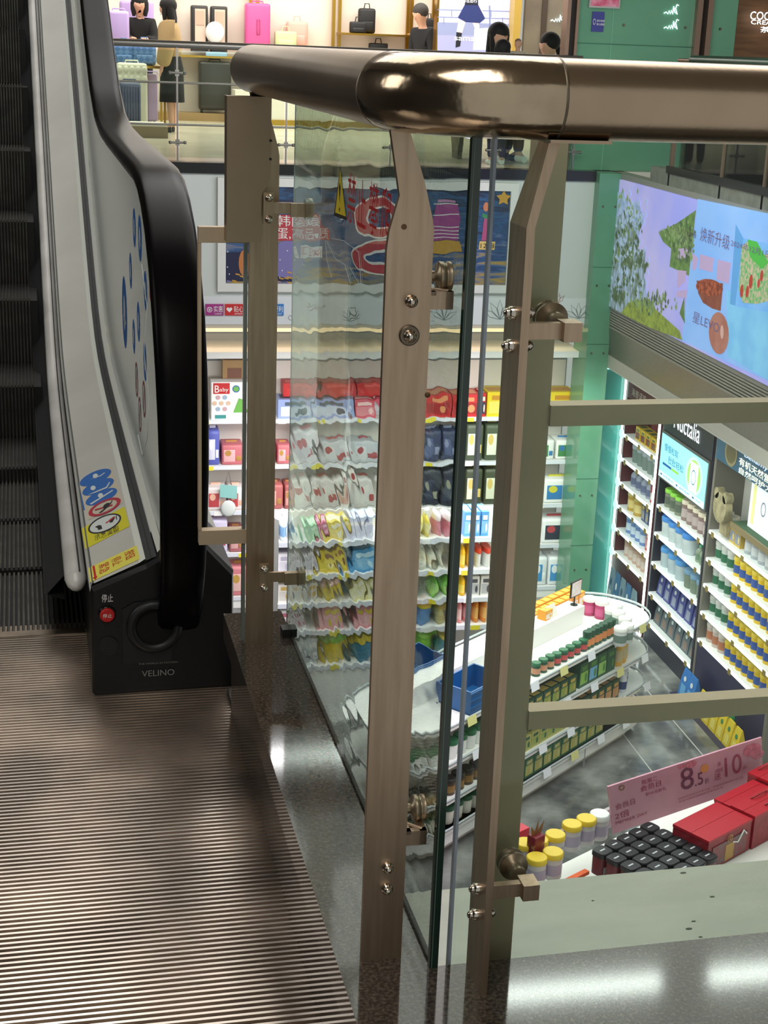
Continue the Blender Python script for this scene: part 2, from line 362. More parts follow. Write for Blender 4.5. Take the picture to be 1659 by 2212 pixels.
# glass panes
t = thing('glass_panel', 'large glass pane with a yellow warning triangle and red characters', 'glass panel', (.41, 1.9, .2), N)
mb = MB(); mb.box((.4055, 1.4105, .19), (.4135, 2.442, 1.119), pane_wavy); mb.build('pane', t)
mb = MB(); mb.box((.4045, 1.402, .19), (.4145, 1.4105, 1.122), edge_green); mb.box((.4065, 1.4015, .19), (.4075, 1.4105, 1.122), M('edge_line', '5b6a62', .3)); mb.build('polished_edge', t, label='dark green polished edge')
mb = MB(); mb.box((.4055, 2.442, .19), (.4135, 2.4445, 1.119), M('edge_bluish', '8fa7c0', .2)); mb.build('polished_edge', t)
mb = MB(); tri = [at(x, y, 'x', .4048, N) for x, y in ((735, 358), (721, 466), (749, 476))]; mb.add(tri, [(0, 1, 2)], txt_k)
tri = [at(x, y, 'x', .4046, N) for x, y in ((735, 366), (724, 459), (747, 468))]; mb.add(tri, [(0, 1, 2)], yellow)
mb.pxpoly([(734, 394), (732, 405), (733.5, 438), (735.5, 405)], 'x', .4044, txt_k, N); mb.pxpoly([(733, 447), (732, 452), (733, 458), (734.5, 452)], 'x', .4044, txt_k, N)
mb.pxpoly([(722, 459), (721, 466), (749, 476), (748, 469)], 'x', .4044, txt_k, N); mb.build('warning_triangle', t, label='yellow warning triangle')
mb = MB()
for ch, a, b in (('禁', (749, 479), (770, 372)), ('止', (771, 488), (792, 384)), ('攀', (795, 504), (819, 389)), ('爬', (821, 512), (847, 401))):
    lo, hi = at(a[0], a[1], 'x', .4044, N), at(b[0], b[1], 'x', .4044, N)
    mb.text(ch, (.4044, lo.y, min(lo.z, hi.z)+.001), (0, -1, 0), Z_, abs(lo.y-hi.y), abs(hi.z-lo.z)-.006, txt_r)
mb.build('red_lettering', t)
mb = MB(); dust = M('dried_streak', 'd8ddd8', .8)
for p in ([(703, 520), (706, 560), (716, 600)], [(716, 515), (742, 520), (775, 545), (780, 612)], [(705, 520), (725, 560), (745, 572), (757, 612)], [(757, 580), (768, 600), (776, 612)]):
    mb.tube([at(x, y, 'x', .4044, N) for x, y in p], .00035, dust, 4)
mb.build('dried_streaks', t)
t = thing('glass_panel', 'clear glass pane of the right run in front of the wide upright', 'glass panel', (1.0, 1.42, .2), N)
mb = MB(); mb.box((.4335, 1.4155, .17), (2.6, 1.4235, 1.122), pane_green); mb.build('pane', t)
mb = MB(); mb.box((.4305, 1.4145, .17), (.4335, 1.4245, 1.122), edge_pale); mb.build('polished_edge', t, label='pale grey polished edge')
mb = MB(); mb.box((.46, 1.413, .2), (.475, 1.428, .211), steel_dull); mb.build('foot_clamp', t)

# ================================================================ ESCALATOR (esc frame)
E_ = 'esc'
esc = thing('escalator', 'escalator rising away at the left with white decking and black handrail', 'escalator', (0, 3.2, 0), E_)
TAN = .577
def prof_h(z0, yk=4.6, ye=9.5, soft=.5):
    pts = []
    for i in range(40):
        y_ = 2.6+i*(ye-2.6)/39
        d = y_-yk; sft = (d+math.sqrt(d*d+soft*soft*.3))/2
        pts.append((y_, z0+TAN*(sft-(((2.6-yk)+math.sqrt((2.6-yk)**2+soft*soft*.3))/2))))
    return pts
def strip(mb, xz_a, xz_b, y0, m, cut=None):
    """surface between two long lines given as (x, height above the flat run)"""
    A = [(y_, z) for y_, z in prof_h(0) if y_ >= y0]; A = [(y0, 0)]+A
    vs = []
    for y_, z in A: vs += [(xz_a[0], y_, z+xz_a[1]), (xz_b[0], y_, z+xz_b[1])]
    mb.add(vs, [(2*i, 2*i+1, 2*i+3, 2*i+2) for i in range(len(A)-1)], m, True)
deckm = M('decking', 'cfcfc8', .38, noise=3, col2='c2c2ba', bump=(90, .05)); deckw = M('decking_bead', 'e6eae2', .35)
panelm = M('balustrade_panel', 'ccd6ce', .14, spec=.6)
mb = MB(); strip(mb, (.100, .205), (.104, .222), 2.66, deckw); strip(mb, (.104, .222), (.108, .2215), 2.66, M('seam', '4a4c48', .6))
strip(mb, (.108, .2215), (.192, .258), 2.66, deckm); strip(mb, (.192, .258), (.204, .266), 2.66, deckw); mb.build('inner_decking', esc)
mb = MB(); strip(mb, (.204, .262), (.2245, .270), 2.66, M('gasket_strip', '232529', .5, noise=60, col2='2c2e32')); strip(mb, (.2140, .2675), (.2150, .268), 2.66, gasket); mb.build('gasket_strip', esc)
mb = MB(); strip(mb, (.2245, .266), (.238, .283), 2.68, deckw); mb.build('glazing_bead', esc)
# skirt, brush, rounded guard bar
mb = MB(); strip(mb, (.102, -.1), (.102, .206), 2.68, black_p); strip(mb, (.0605, -.35), (.0605, .12), 3.25, black_p); strip(mb, (.0605, .12), (.101, .15), 3.0, black_p); mb.build('skirt_panel', esc)
mb = MB(); strip(mb, (.024, .085), (.06, .125), 2.98, M('brush', '0d0d0f', .9, noise=200, col2='1a1a1c')); strip(mb, (.018, .085), (.06, .07), 2.98, M('brush')); mb.build('skirt_brush', esc)
bar = M('guard_bar', 'cdcdc9', .35, noise=6, col2='b8b7b2')
mb = MB(); P = [(2.86, 0)]+[(a, b) for a, b in prof_h(0) if a > 2.9]
mb.tube([(.080, y_, z+.158) for y_, z in P], .022, bar, 12, flat=(1, .8)); mb.ball((.080, 2.862, .158), (.0215, .055, .0172), bar, 12, 8); mb.build('guard_bar', esc)
mb = MB(); mb.tube([(.088, y_, z+.1765) for y_, z in P], .0016, gasket, 6); mb.build('guard_bar_seam', esc)
# balustrade panel
mb = MB(); out = [(2.80, .262), (3.0, .25), (3.4, .25)]+[(a, b+.25) for a, b in prof_h(0) if a > 3.5]
top = [(a, b+.93) for a, b in prof_h(0, 4.72) if a > 3.0][::-1]+[(2.9, .90), (2.76, .82), (2.65, .70), (2.585, .57), (2.565, .47), (2.58, .36), (2.63, .26), (2.72, .2)]
mb.prism(out+top, 'x', .2385, .247, panelm); mb.build('balustrade_panel', esc)
# icons on the balustrade
wt = M('icon_white', 'd8e0dc', .4)
for x, y, h, c in ((269, 675, 75, blue), (290, 492, 42, blue), (302, 515, 50, blue), (282, 585, 38, blue), (314, 628, 42, blue), (299, 695, 42, blue), (289, 727, 36, blue), (313, 782, 40, blue), (295, 820, 36, red), (311, 862, 38, red), (302, 895, 36, red)):
    mb = MB(); p = at(x, y, 'x', .2383, E_); up = at(x, y-h, 'x', .2383, E_); r = abs(up.z-p.z)
    if c is blue:
        mb.disc(p, (0, 1, 0), Z_, r, r, c); mb.disc(p+Vector((-.0004, 0, 0)), (0, 1, 0), Z_, r*.35, r*.5, wt, 10); mb.disc(p+Vector((-.0004, 0, -r*.2)), (0, 1, 0), Z_, r*.55, r*.12, wt, 8)
    else:
        mb.disc(p, (0, 1, 0), Z_, r, r, wt); mb.disc(p+Vector((-.0003, 0, 0)), (0, 1, 0), Z_, r, r, M('icon_maroon', '8a3038', .5), inner=.8); mb.disc(p+Vector((-.0004, 0, 0)), (0, 1, .5), (0, .5, -1), r*.15, r*.8, M('icon_maroon'), 8)
    mb.build('icon_sticker', esc, label='blue round icon' if c is blue else 'white icon with maroon ring')
mb = MB()
mb.pxpoly([(322, 552), (331, 575), (332, 688), (323, 640)], 'x', .2382, txt_r, E_); mb.build('red_sticker', esc); mb = MB()
mb.tube([at(x, y, 'x', .2384, E_) for x, y in ((306, 570), (318, 660), (312, 760), (322, 860), (318, 950), (308, 985), (298, 940))], .0012, wt, 4)
mb.build('printed_outline', esc)
# handrail belt round the newel
path = [(9.3, .965+TAN*(9.3-4.72)), (7.5, .965+TAN*(7.5-4.72)), (6.3, .965+TAN*(6.3-4.72)), (5.5, .965+TAN*(5.5-4.72)), (5.1, 1.2), (4.8, 1.062), (4.55, .995), (4.3, .972), (4.0, .966), (3.5, .964), (3.05, .962), (2.93, .95), (2.83, .922), (2.74, .88), (2.66, .82), (2.595, .74), (2.55, .65), (2.522, .56), (2.512, .47), (2.52, .37), (2.545, .27), (2.59, .18), (2.65, .118), (2.72, .095), (2.80, .10)]
P = [Vector((y_, z)) for y_, z in path]; vs = []; fs = []
sec = [(-.044, -.020), (-.047, -.008), (-.045, .004), (-.038, .0105), (-.02, .0125), (.02, .0125), (.038, .0105), (.045, .004), (.047, -.008), (.044, -.020), (.03, -.022), (-.03, -.022)]
for i, p in enumerate(P):
    t_ = (P[min(i+1, len(P)-1)]-P[max(i-1, 0)]).normalized(); nrm = Vector((t_.y, -t_.x))
    if i < 11 and nrm.y < 0: nrm = -nrm
    if i >= 11: nrm = Vector((t_.y, -t_.x)); nrm = nrm if (nrm.x < 0 or (nrm.y > 0 and i < 14)) else -nrm
    if i > 21: nrm = Vector((0, -1)) if i > 22 else Vector((-.5, -.86))
    wq = 1-.13*max(0, min(1, (i-15)/6))
    for a, b in sec: q = p+nrm*(b-.0125); vs.append((.2640+a*wq, q.x, q.y))
n = len(sec)
for i in range(len(P)-1):
    for k in range(n): fs.append((i*n+k, i*n+(k+1) % n, (i+1)*n+(k+1) % n, (i+1)*n+k))
mb = MB(); mb.add(vs, fs, M('handrail_rubber', '0a0809', .3, spec=.06)); 
hr = mb.build('handrail_belt', esc)
for pl_ in hr.data.polygons: pl_.use_smooth = True
# newel block
sect = [(.100, 0), (.370, 0), (.370, .236), (.318, .292), (.245, .280), (.204, .257), (.102, .216)]
mb = MB(); vs = []
for y_, e in ((2.668, .012), (2.655, .0), (2.80, -.0)):
    pass
vs = [(x+(.235-x)*.03, 2.645, z-.006 if z else 0) for x, z in sect]+[(x, 2.657, z) for x, z in sect]+[(x, 2.90 if x > .21 else 2.70, z) for x, z in sect]+[(x, 2.92 if x > .21 else 2.72, z*.8) for x, z in sect]
k = len(sect); fs = [tuple(range(k))]+[(r_*k+i, r_*k+(i+1) % k, (r_+1)*k+(i+1) % k, (r_+1)*k+i) for r_ in range(3) for i in range(k)]
mb.add([Vector(v) for v in vs], fs, black_p); nb = mb.build('newel_base', esc, label='black plastic end block')
mb = MB(); P = [(2.80, .0), (2.9, 0), (3.4, 0)]+[(a, b) for a, b in prof_h(0) if a > 3.5]
vs = []
for y_, z in P: vs += [(.290, y_, z+.285), (.320, y_, z+.288), (.370, y_, z+.236), (.370, y_, z-.15)]
mb.add(vs, [(4*i+j, 4*i+j+1, 4*i+j+5, 4*i+j+4) for i in range(len(P)-1) for j in range(3)], deckm); mb.build('outer_decking', esc)
yf = 2.6435
mb = MB(); mb.lathe((.130, yf, .1645), [(.0165, 0), (.0165, -.003), (.0150, -.004)], 24, black_g, 'y'); mb.lathe((.130, yf-.004, .1645), [(.0138, 0), (.0138, -.003), (.0120, -.0045)], 24, red, 'y')
mb.text('停止', (.1215, yf-.0088, .1605), X_, Z_, .017, .008, txt_w); mb.build('stop_button', nb, label='round red stop button')
mb = MB(); mb.text('停止', (.1205, yf-.0006, .189), X_, Z_, .021, .016, txt_w); mb.build('stop_lettering', nb)
mb = MB(); mb.lathe((.131, yf, .100), [(.019, 0), (.019, -.0012), (.0178, -.0012), (.0178, -.0002)], 24, M('black_soft', '17171a', .5), 'y'); mb.box((.1475, yf-.001, .118), (.151, yf, .138), gasket); mb.build('blank_plug', nb)
mb = MB(); mb.prism([(.158, .062), (.158, .173), (.182, .186), (.250, .188), (.250, .062)], 'y', yf-.002, yf, M('black_soft')); mb.build('front_plate', nb)
mb = MB(); ring = []
for i in range(33):
    a = 2*math.pi*i/32; ring.append((.218+.044*math.cos(a), yf-.003, .136+.044*math.sin(a)))
mb.tube(ring, .010, M('inlet_rubber', '151517', .45), 10, cap=False); mb.build('handrail_inlet', nb)
mb = MB(); mb.lathe((.218, yf-.0025, .136), [(.042, 0), (.042, -.001)], 28, M('inlet_shade', '020202', .9), 'y'); mb.build('inlet_hole_shade', nb)  # black disc stands in for the darkness inside the handrail hole
mb = MB(); g_ = M('etched_grey', '8a8a88', .5)
mb.text('VELINO', (.193, yf-.0008, .0325), X_, Z_, .062, .0125, g_); mb.text('THE WORLD IN MOTION', (.187, yf-.0008, .0575), X_, Z_, .074, .0035, g_); mb.build('maker_lettering', nb)
# stickers on the decking, laid in the plane of the decking
def dk(x, y, e=.0006):
    """point on the sloping decking at (x, y)"""
    z = dict(); d = (y-4.6); base = TAN*((d+math.sqrt(d*d+.075))/2-(((2.6-4.6)+math.sqrt(4+.075))/2))
    return Vector((x, y, .2215+(x-.108)/.084*.0365+base+e))
def dq(mb, x0, x1, y0, y1, m, e=.0006, sk=0):
    mb.quad([dk(x0, y0, e), dk(x1, y0+sk, e), dk(x1, y1+sk, e), dk(x0, y1, e)], m)
def dsurf(px, py, e):
    z = .25
    for _ in range(12): p = at(px, py, 'z', z, E_); z = dk(p.x, p.y, e).z
    return Vector((p.x, p.y, z))
def dquad(mb, P, m, e): mb.add([dsurf(x, y, e) for x, y in P], [tuple(range(len(P)))], m)
def dell(mb, cx, cy, a, b, ang, m, e, inner=0, n=28):
    c, s = math.cos(R(ang)), math.sin(R(ang)); f = lambda q: [dsurf(cx+a*q*math.cos(2*math.pi*i/n)*c-b*q*math.sin(2*math.pi*i/n)*s, cy+a*q*math.cos(2*math.pi*i/n)*s+b*q*math.sin(2*math.pi*i/n)*c, e) for i in range(n)]
    if not inner: mb.add(f(1), [tuple(range(n))], m)
    else: mb.add(f(1)+f(inner), [(i, (i+1) % n, n+(i+1) % n, n+i) for i in range(n)], m)
def dtext(mb, s_, Q, m, e, turn=False):
    """lettering in the photo quad Q: left-bottom, right-bottom, right-top, left-top"""
    vs_, fs_ = text_mesh(s_); out_ = []
    for u, v in vs_:
        if turn: u, v = v, 1-u
        x = (Q[0][0]*(1-u)+Q[1][0]*u)*(1-v)+(Q[3][0]*(1-u)+Q[2][0]*u)*v; y = (Q[0][1]*(1-u)+Q[1][1]*u)*(1-v)+(Q[3][1]*(1-u)+Q[2][1]*u)*v
        out_.append(dsurf(x, y, e))
    mb.add(out_, fs_, m)
cream = M('sticker_cream', 'c9c0ac', .5); iw = M('icon_white')
mb = MB(); dquad(mb, [(168.3, 1043), (240, 1008), (267, 1085), (190, 1124)], cream, .0006); dquad(mb, [(167, 1043), (170, 1041), (183.5, 1101), (180.5, 1102)], blue, .0007)
for cx, cy in ((206, 1031.5), (212, 1051.6), (219, 1073)): dell(mb, cx, cy, 37, 13, -24, blue, .0010)
for cx, cy in ((206, 1028), (201, 1054), (217, 1070)): dell(mb, cx, cy, 6, 5, -24, iw, .0014, n=8)
for P in ([(188, 1070), (205, 1062), (229, 1052), (236, 1041), (238, 1042), (231, 1054), (206, 1064)], [(194, 1088), (214, 1076), (243, 1058), (244, 1060), (216, 1078), (197, 1090)], [(195, 1036), (218, 1026), (226, 1020), (226, 1022), (218, 1028)]): dquad(mb, P, iw, .0014)
dell(mb, 226, 1095, 38, 14, -25, M('sticker_red', 'b3283c', .5), .0013, .76); dquad(mb, [(205, 1100), (243, 1089), (243, 1092), (205, 1103)], M('sticker_red'), .0015); dell(mb, 230, 1092, 9, 4.5, -35, txt_k, .0016, n=9); dquad(mb, [(237, 1088), (242, 1080), (243, 1081), (239, 1089)], txt_k, .0016); dquad(mb, [(213, 1108), (222, 1101), (228, 1095), (229, 1098), (219, 1107)], txt_k, .0016)
mb.build('safety_sticker', esc, label='blue and red pictogram sticker')
mb = MB(); dquad(mb, [(176, 1141.5), (269, 1094), (280, 1136.5), (184.5, 1186)], M('sticker_yellow', 'd6cf22', .5), .0007)
dell(mb, 226, 1131, 38.5, 17, -24, txt_k, .0010); dell(mb, 226, 1131, 34.5, 14, -24, iw, .0013)
dquad(mb, [(205, 1138), (214, 1134), (219, 1135), (221, 1142), (212, 1145), (211, 1141)], txt_k, .0016); dquad(mb, [(236, 1123), (245, 1116), (249, 1117), (243, 1128), (237, 1129)], txt_k, .0016); dquad(mb, [(228, 1129), (248, 1115), (249, 1117), (229, 1131)], red, .0018); dquad(mb, [(250, 1114), (252, 1113), (253, 1122), (251, 1123)], txt_k, .0016)
dtext(mb, '注意毛刷', [(204.5, 1163), (256, 1140.5), (254.5, 1134), (203.5, 1157)], txt_k, .0012); dtext(mb, '小心夹脚', [(205, 1169), (257.5, 1147), (256, 1140.5), (204, 1163.5)], txt_k, .0012)
mb.build('caution_sticker', esc, label='yellow caution sticker')
mb = MB(); dquad(mb, [(190.3, 1227), (296.5, 1177), (304.5, 1206), (194.5, 1258)], M('sticker_lemon', 'e4dc58', .5), .0006)
for t_, Q in (('紧急', [(215, 1241), (238, 1231), (235, 1212), (213, 1221)]), ('停止', [(243, 1225), (265, 1214), (261, 1199), (240, 1209)]), ('按钮', [(272, 1211), (293, 1200), (290, 1185), (268, 1194)])): dtext(mb, t_, Q, txt_r, .0011, True)
dquad(mb, [(199.5, 1223), (204, 1221), (208.5, 1247), (204, 1249)], txt_r, .0011); dquad(mb, [(200.5, 1248), (210.5, 1243.5), (206.5, 1252)], txt_r, .0013); mb.build('emergency_stop_sticker', esc, label='lemon sticker with red characters')
# steps
stepm = M('step_alloy', '5b5952', .4, .85, noise=20, col2='46443e', bump=(80, .1)); stepd = M('step_groove', '0a0a0a', .7)
def step_z(y_):
    d = y_-4.32; return TAN*((d+math.sqrt(d*d+.045))/2-.006)
for k in range(13):
    y0 = 3.0+.02+.36*k if k else 3.0; z = step_z(3.02+.36*k+.18); zp = step_z(3.02+.36*(k-1)+.18) if k else -.1
    if k == 0: z = -.004
    mb = MB(); mb.box((-1.0, y0+.004, z-.02), (.102 if k == 0 else .04, y0+.385, z-.008), stepd); mb.box((-1.0, y0, zp-.05), (.102 if k == 0 else .04, y0+.006, z-.006), stepd)
    x = -.62
    while x < (.10 if k == 0 else .022):
        mb.box((x, y0, z-.012), (x+.0045, y0+.372, z), stepm)
        if z-zp > .01: mb.box((x, y0-.004, zp-.02), (x+.0045, y0+.004, z), stepm)
        x += .0102
    mb.build('step', esc)
mb = MB(); x = -.62
while x < .1: mb.box((x+.0045, 2.985, -.006), (x+.0085, 3.02, .001), steel_dull); x += .0102
mb.box((-1.05, 2.96, -.01), (.1, 2.99, .0015), steel_dull); mb.build('comb_plate', esc)
# long ceiling lamps over the hall, out of the picture but mirrored in the polished kerb and rail
for k, (x, y_, l) in enumerate(((2.5, 6.5, .9), (4.2, 6.5, 1.9), (1.9, 9.4, 2.2))):
    t = thing('ceiling_lamp', ('long tube lamp hanging over the hall at the near left', 'long tube lamp hanging over the hall at the near right', 'long tube lamp hanging over the hall further away')[k], 'lamp', (x, y_, 4.0))
    mb = MB(); mb.box((x-l/2, y_-.06, 4.02), (x+l/2, y_+.06, 4.08), white_s); mb.build('housing', t)
    mb = MB(); mb.tube([(x-l/2, y_, 4.0), (x+l/2, y_, 4.0)], .04, M('lamp_tube', 'ffffff', .4, emit=30), 8); mb.build('tube', t)
mb = MB(); mb.box((-6, -3, 4.7), (10, 24.8, 4.9), M('hall_ceiling', '857c70', .8)); struct('ceiling', mb)  # unseen hall ceiling, put in to darken reflections in belt and rail
mb = MB(); mb.box((-3.7, -3, -5), (-3.5, 15, 4.7), M('shade_wall', '24211e', .6)); struct('wall_shade_left', mb)  # unseen dark wall, added to darken what the left handrail run reflects
# ================================================================ THE FAR SIDE: balcony, fascia, screen wall (far frame)
mb = MB(); tile = M('shop_tile', 'cfc6b2', .18, noise=1.2, col2='ded7c6'); mb.box((-4, 15.75, -.09), (9, 25.5, 0), tile)
for k in range(9): mb.box((-4+1.4*k, 15.76, -.0005), (-3.99+1.4*k, 25.4, .0006), M('tile_joint', '9b9282', .6))
mb.box((-4, 18.2, -.0005), (9, 18.21, .0006), M('tile_joint')); mb.box((-4, 20.6, -.0005), (9, 20.61, .0006), M('tile_joint')); struct('floor', mb)
mb = MB(); mb.box((-4, 15.56, -.095), (5.36, 15.76, .012), M('black_stone', '17181a', .2)); struct('trim_6', mb)
fas = M('fascia_white', 'd3d8d4', .55); mb = MB()
mb.box((-4, 15.6, -1.36), (5.38, 16.0, -.095), fas); struct('wall_far', mb)
mb = MB(); mb.box((-4, 15.59, -1.66), (5.38, 16.0, -1.36), M('fascia_band', 'e2e5e6', .5)); mb.box((-4, 15.6, -1.70), (5.38, 15.66, -1.66), M('soffit_edge', 'd9cdb6', .5)); struct('trim_7', mb)
mb = MB(); mb.box((-4, 15.66, -1.75), (5.38, 16.0, -1.70), M('cove_glow', 'ffe0b0', .5, emit=1.1)); tag(mb.build('cove_light', label='warm glowing light strip along the underside of the far balcony', cat='light strip'), None)
mb = MB(); mb.box((-4, 15.7, -2.05), (5.4, 16.6, -1.98), white_s); mb.box((-4, 16.36, -5), (5.45, 16.5, -1.9), M('back_wall_blue', 'b9c0c8', .6)); struct('wall_back', mb)
# painted line flowers on the band
mb = MB(); ink = M('line_ink', '8d9598', .6); inkr = M('line_ink_red', 'b98d80', .6)
def petal(mb, x, y, s, m, a0=0):
    for k in range(5):
        a = R(a0+30+30*k); c, s_ = math.cos(a), math.sin(a)
        pts = [(x, y), (x+s*.5*c-s*.16*s_, y-s*.5*s_-s*.16*c), (x+s*c, y-s*s_), (x+s*.5*c+s*.16*s_, y-s*.5*s_+s*.16*c), (x, y)]
        mb.tube([at(p[0], p[1], 'y', 15.588) for p in pts], .0032, m, 4)
petal(mb, 1080, 690, 42, ink); petal(mb, 1250, 688, 34, ink); petal(mb, 760, 692, 28, ink); petal(mb, 1205, 655, 22, inkr, 20); petal(mb, 680, 672, 20, inkr); petal(mb, 960, 690, 36, ink)
mb.tube([at(628+8*math.cos(a*.5)*(1-a/16), 685+8*math.sin(a*.5)*(1-a/16), 'y', 15.588) for a in range(14)], .003, ink, 4)
mb.build('painted_flowers', label='thin line drawing of lotus flowers along the lower white band', cat='wall drawing', kind='stuff')
# three little signs on the band
for a, b, c, s_, en, nm in ((444, 483, 'a83286', '实惠', 'CHEAP', 'purple sign with yen mark'), (486, 528, 'd0282c', '贴心', 'INTIMATE', 'red sign with a white heart'), (573, 613, '2d7fc8', '便利', 'EASY', 'blue sign half hidden by the left post')):
    p, q = at(a, 681, 'y', 15.58), at(b, 657, 'y', 15.58); w_, h_ = q.x-p.x, q.z-p.z
    mb = MB(); mb.box((p.x, 15.572, p.z), (q.x, 15.59, q.z), M('mini_'+c, c, .5))
    mb.text(s_, (p.x+w_*.45, 15.570, p.z+h_*.3), X_, Z_, w_*.5, h_*.55, txt_w); mb.text(en, (p.x+w_*.5, 15.570, p.z+h_*.08), X_, Z_, w_*.4, h_*.14, txt_w)
    cx, cz = p.x+w_*.22, p.z+h_*.52
    if 'heart' in nm:
        pts = [(16*math.sin(t_)**3/17, (13*math.cos(t_)-5*math.cos(2*t_)-2*math.cos(3*t_)-math.cos(4*t_))/17) for t_ in [2*math.pi*i/24 for i in range(24)]]
        mb.add([(cx+u*w_*.16, 15.570, cz+v*w_*.16) for u, v in pts], [tuple(range(24))], txt_w)
    else: mb.disc((cx, 15.570, cz), X_, Z_, w_*.15, w_*.15, txt_w, 16, .8); mb.text('¥' if 'yen' in nm else 'O', (cx-w_*.08, 15.570, cz-w_*.09), X_, Z_, w_*.16, w_*.18, txt_w)
    mb.build('wall_sign', label=nm+' on the white band below the mural', cat='sign')
# framed mural
mural = thing('mural', 'wide framed blue and gold poster with a big red figure on the fascia', 'poster', (2.9, 15.6, -1.31))
fr_ = M('mural_frame', 'e4e4de', .5); mb = MB(); y0, y1 = 15.54, 15.6
p, q = at(470, 630, 'y', y0), at(1128, 380, 'y', y0); X0, X1, Z0, Z1 = p.x, 4.50, p.z, -.13; b = .085
for bx in (((X0, y0, Z1-b), (X1, y1, Z1)), ((X0, y0, Z0), (X1, y1, Z0+b)), ((X0, y0, Z0+b), (X0+b, y1, Z1-b)), ((X1-b, y0, Z0+b), (X1, y1, Z1-b))): mb.box(*bx, fr_)
mb.build('frame', mural)
m = bpy.data.materials.new('painted_night'); m.use_nodes = True; nt = m.node_tree; bs = nt.nodes['Principled BSDF']; bs.inputs['Roughness'].default_value = .5
tc = nt.nodes.new('ShaderNodeTexCoord'); mp = nt.nodes.new('ShaderNodeMapping'); mp.inputs['Scale'].default_value = (.9, 1, 5.5)
n1 = nt.nodes.new('ShaderNodeTexNoise'); n1.inputs['Scale'].default_value = 3.2; n1.inputs['Detail'].default_value = 8; n1.inputs['Distortion'].default_value = .8
sp = nt.nodes.new('ShaderNodeSeparateXYZ'); ad = nt.nodes.new('ShaderNodeMath'); ad.operation = 'MULTIPLY_ADD'; ad.inputs[1].default_value = -.38; ad2 = nt.nodes.new('ShaderNodeMath'); ad2.operation = 'ADD'; ad2.inputs[1].default_value = .22
rp = nt.nodes.new('ShaderNodeValToRGB'); e = rp.color_ramp.elements; e[0].position = .30; e[0].color = lin('20304e')+(1,); e[1].position = .86; e[1].color = lin('c09a42')+(1,)
for ps_, cc in ((.42, '2f5c88'), (.5, '27406c'), (.58, '3d5f8e'), (.66, '7a7a86'), (.74, 'a08a50')): x = e.new(ps_); x.color = lin(cc)+(1,)
nt.links.new(tc.outputs['Object'], mp.inputs[0]); nt.links.new(mp.outputs[0], n1.inputs[0]); nt.links.new(tc.outputs['Object'], sp.inputs[0])
nt.links.new(sp.outputs['Z'], ad.inputs[0]); nt.links.new(n1.outputs['Fac'], ad.inputs[2]); nt.links.new(ad.outputs[0], ad2.inputs[0]); nt.links.new(ad2.outputs[0], rp.inputs[0]); nt.links.new(rp.outputs[0], bs.inputs['Base Color'])
ys = 15.575; mb = MB(); mb.box((X0+b, ys, Z0+b), (X1-b, 15.6, Z1-b), m); mb.build('painting', mural)
ys = 15.572; pk = M('poster_red', 'b83a44', .5); pw = M('poster_white', 'e8e6e2', .5); pg = M('poster_gold', 'c99a3a', .5); pm = M('poster_magenta', 'a04488', .5); pd = M('poster_navy', '1d2244', .5)
mb = MB(); mb.pxpoly([(487, 545), (640, 545), (640, 608), (487, 608)], 'y', ys, pd); rs = random.Random(3)
for k in range(46):
    x, y = rs.uniform(488, 640), rs.uniform(585, 609); mb.pxpoly([(x, y), (x+10, y+2), (x+9, y+5), (x, y+3)], 'y', ys-.002-k*.00004, pg if k % 3 else M('poster_lilac', '7c74ae'))
for k in range(26):
    x, y = rs.uniform(488, 660), rs.uniform(540, 600); mb.disc(at(x, y, 'y', ys-.003), X_, Z_, .006, .008, pw, 6)
mb.disc(at(528, 568, 'y', ys-.002), X_, Z_, .06, .14, M('poster_orange', 'c47a40'), 16); mb.disc(at(620, 560, 'y', ys-.002), X_, Z_, .16, .2, M('poster_lilac'), 16)
mb.build('dark_corner', mural)
mb = MB(); mb.pxpoly([(598, 490), (698, 490), (716, 497), (716, 520), (598, 520)], 'y', ys-.004, pk); mb.pxpoly([(598, 464), (690, 464), (700, 492), (598, 492)], 'y', ys-.003, pk)
for s_, a, b_ in (('韩国美', (598, 489), (690, 466)), ('蛋,高品质', (596, 517), (712, 493))):
    p, q = at(a[0], a[1], 'y', ys-.006), at(b_[0], b_[1], 'y', ys-.006); mb.text(s_, (p.x, p.y, p.z), X_, Z_, q.x-p.x, q.z-p.z, pw)
p, q = at(646, 555, 'y', ys-.006), at(696, 534, 'y', ys-.006); mb.pxpoly([(644, 532), (698, 532), (698, 557), (644, 557)], 'y', ys-.004, pw); mb.text('享正价', tuple(p), X_, Z_, q.x-p.x, q.z-p.z, pk); mb.build('red_caption', mural)
mb = MB()
def px_ring(mb, cx, cy, rx, ry, w_, m, e):
    n = 28; o = [at(cx+rx*math.cos(2*math.pi*i/n), cy+ry*math.sin(2*math.pi*i/n), 'y', ys-e) for i in range(n)]; i_ = [at(cx+(rx-w_)*math.cos(2*math.pi*i/n), cy+(ry-w_)*math.sin(2*math.pi*i/n), 'y', ys-e) for i in range(n)]
    mb.add(o+i_, [(i, (i+1) % n, n+(i+1) % n, n+i) for i in range(n)], m)
px_ring(mb, 818, 470, 52, 46, 25, pw, .006); px_ring(mb, 830, 556, 70, 40, 30, pw, .006); px_ring(mb, 818, 470, 48, 42, 17, pk, .009); px_ring(mb, 830, 556, 66, 36, 20, pk, .009); mb.build('red_figure', mural)
mb = MB(); mb.pxpoly([(935, 478), (942, 440), (990, 440), (994, 470), (990, 520), (935, 520)], 'y', ys-.004, pm)
for yy in (440, 463, 489, 497, 505, 513): mb.pxpoly([(936, yy), (992, yy), (992, yy+2), (936, yy+2)], 'y', ys-.006, pw)
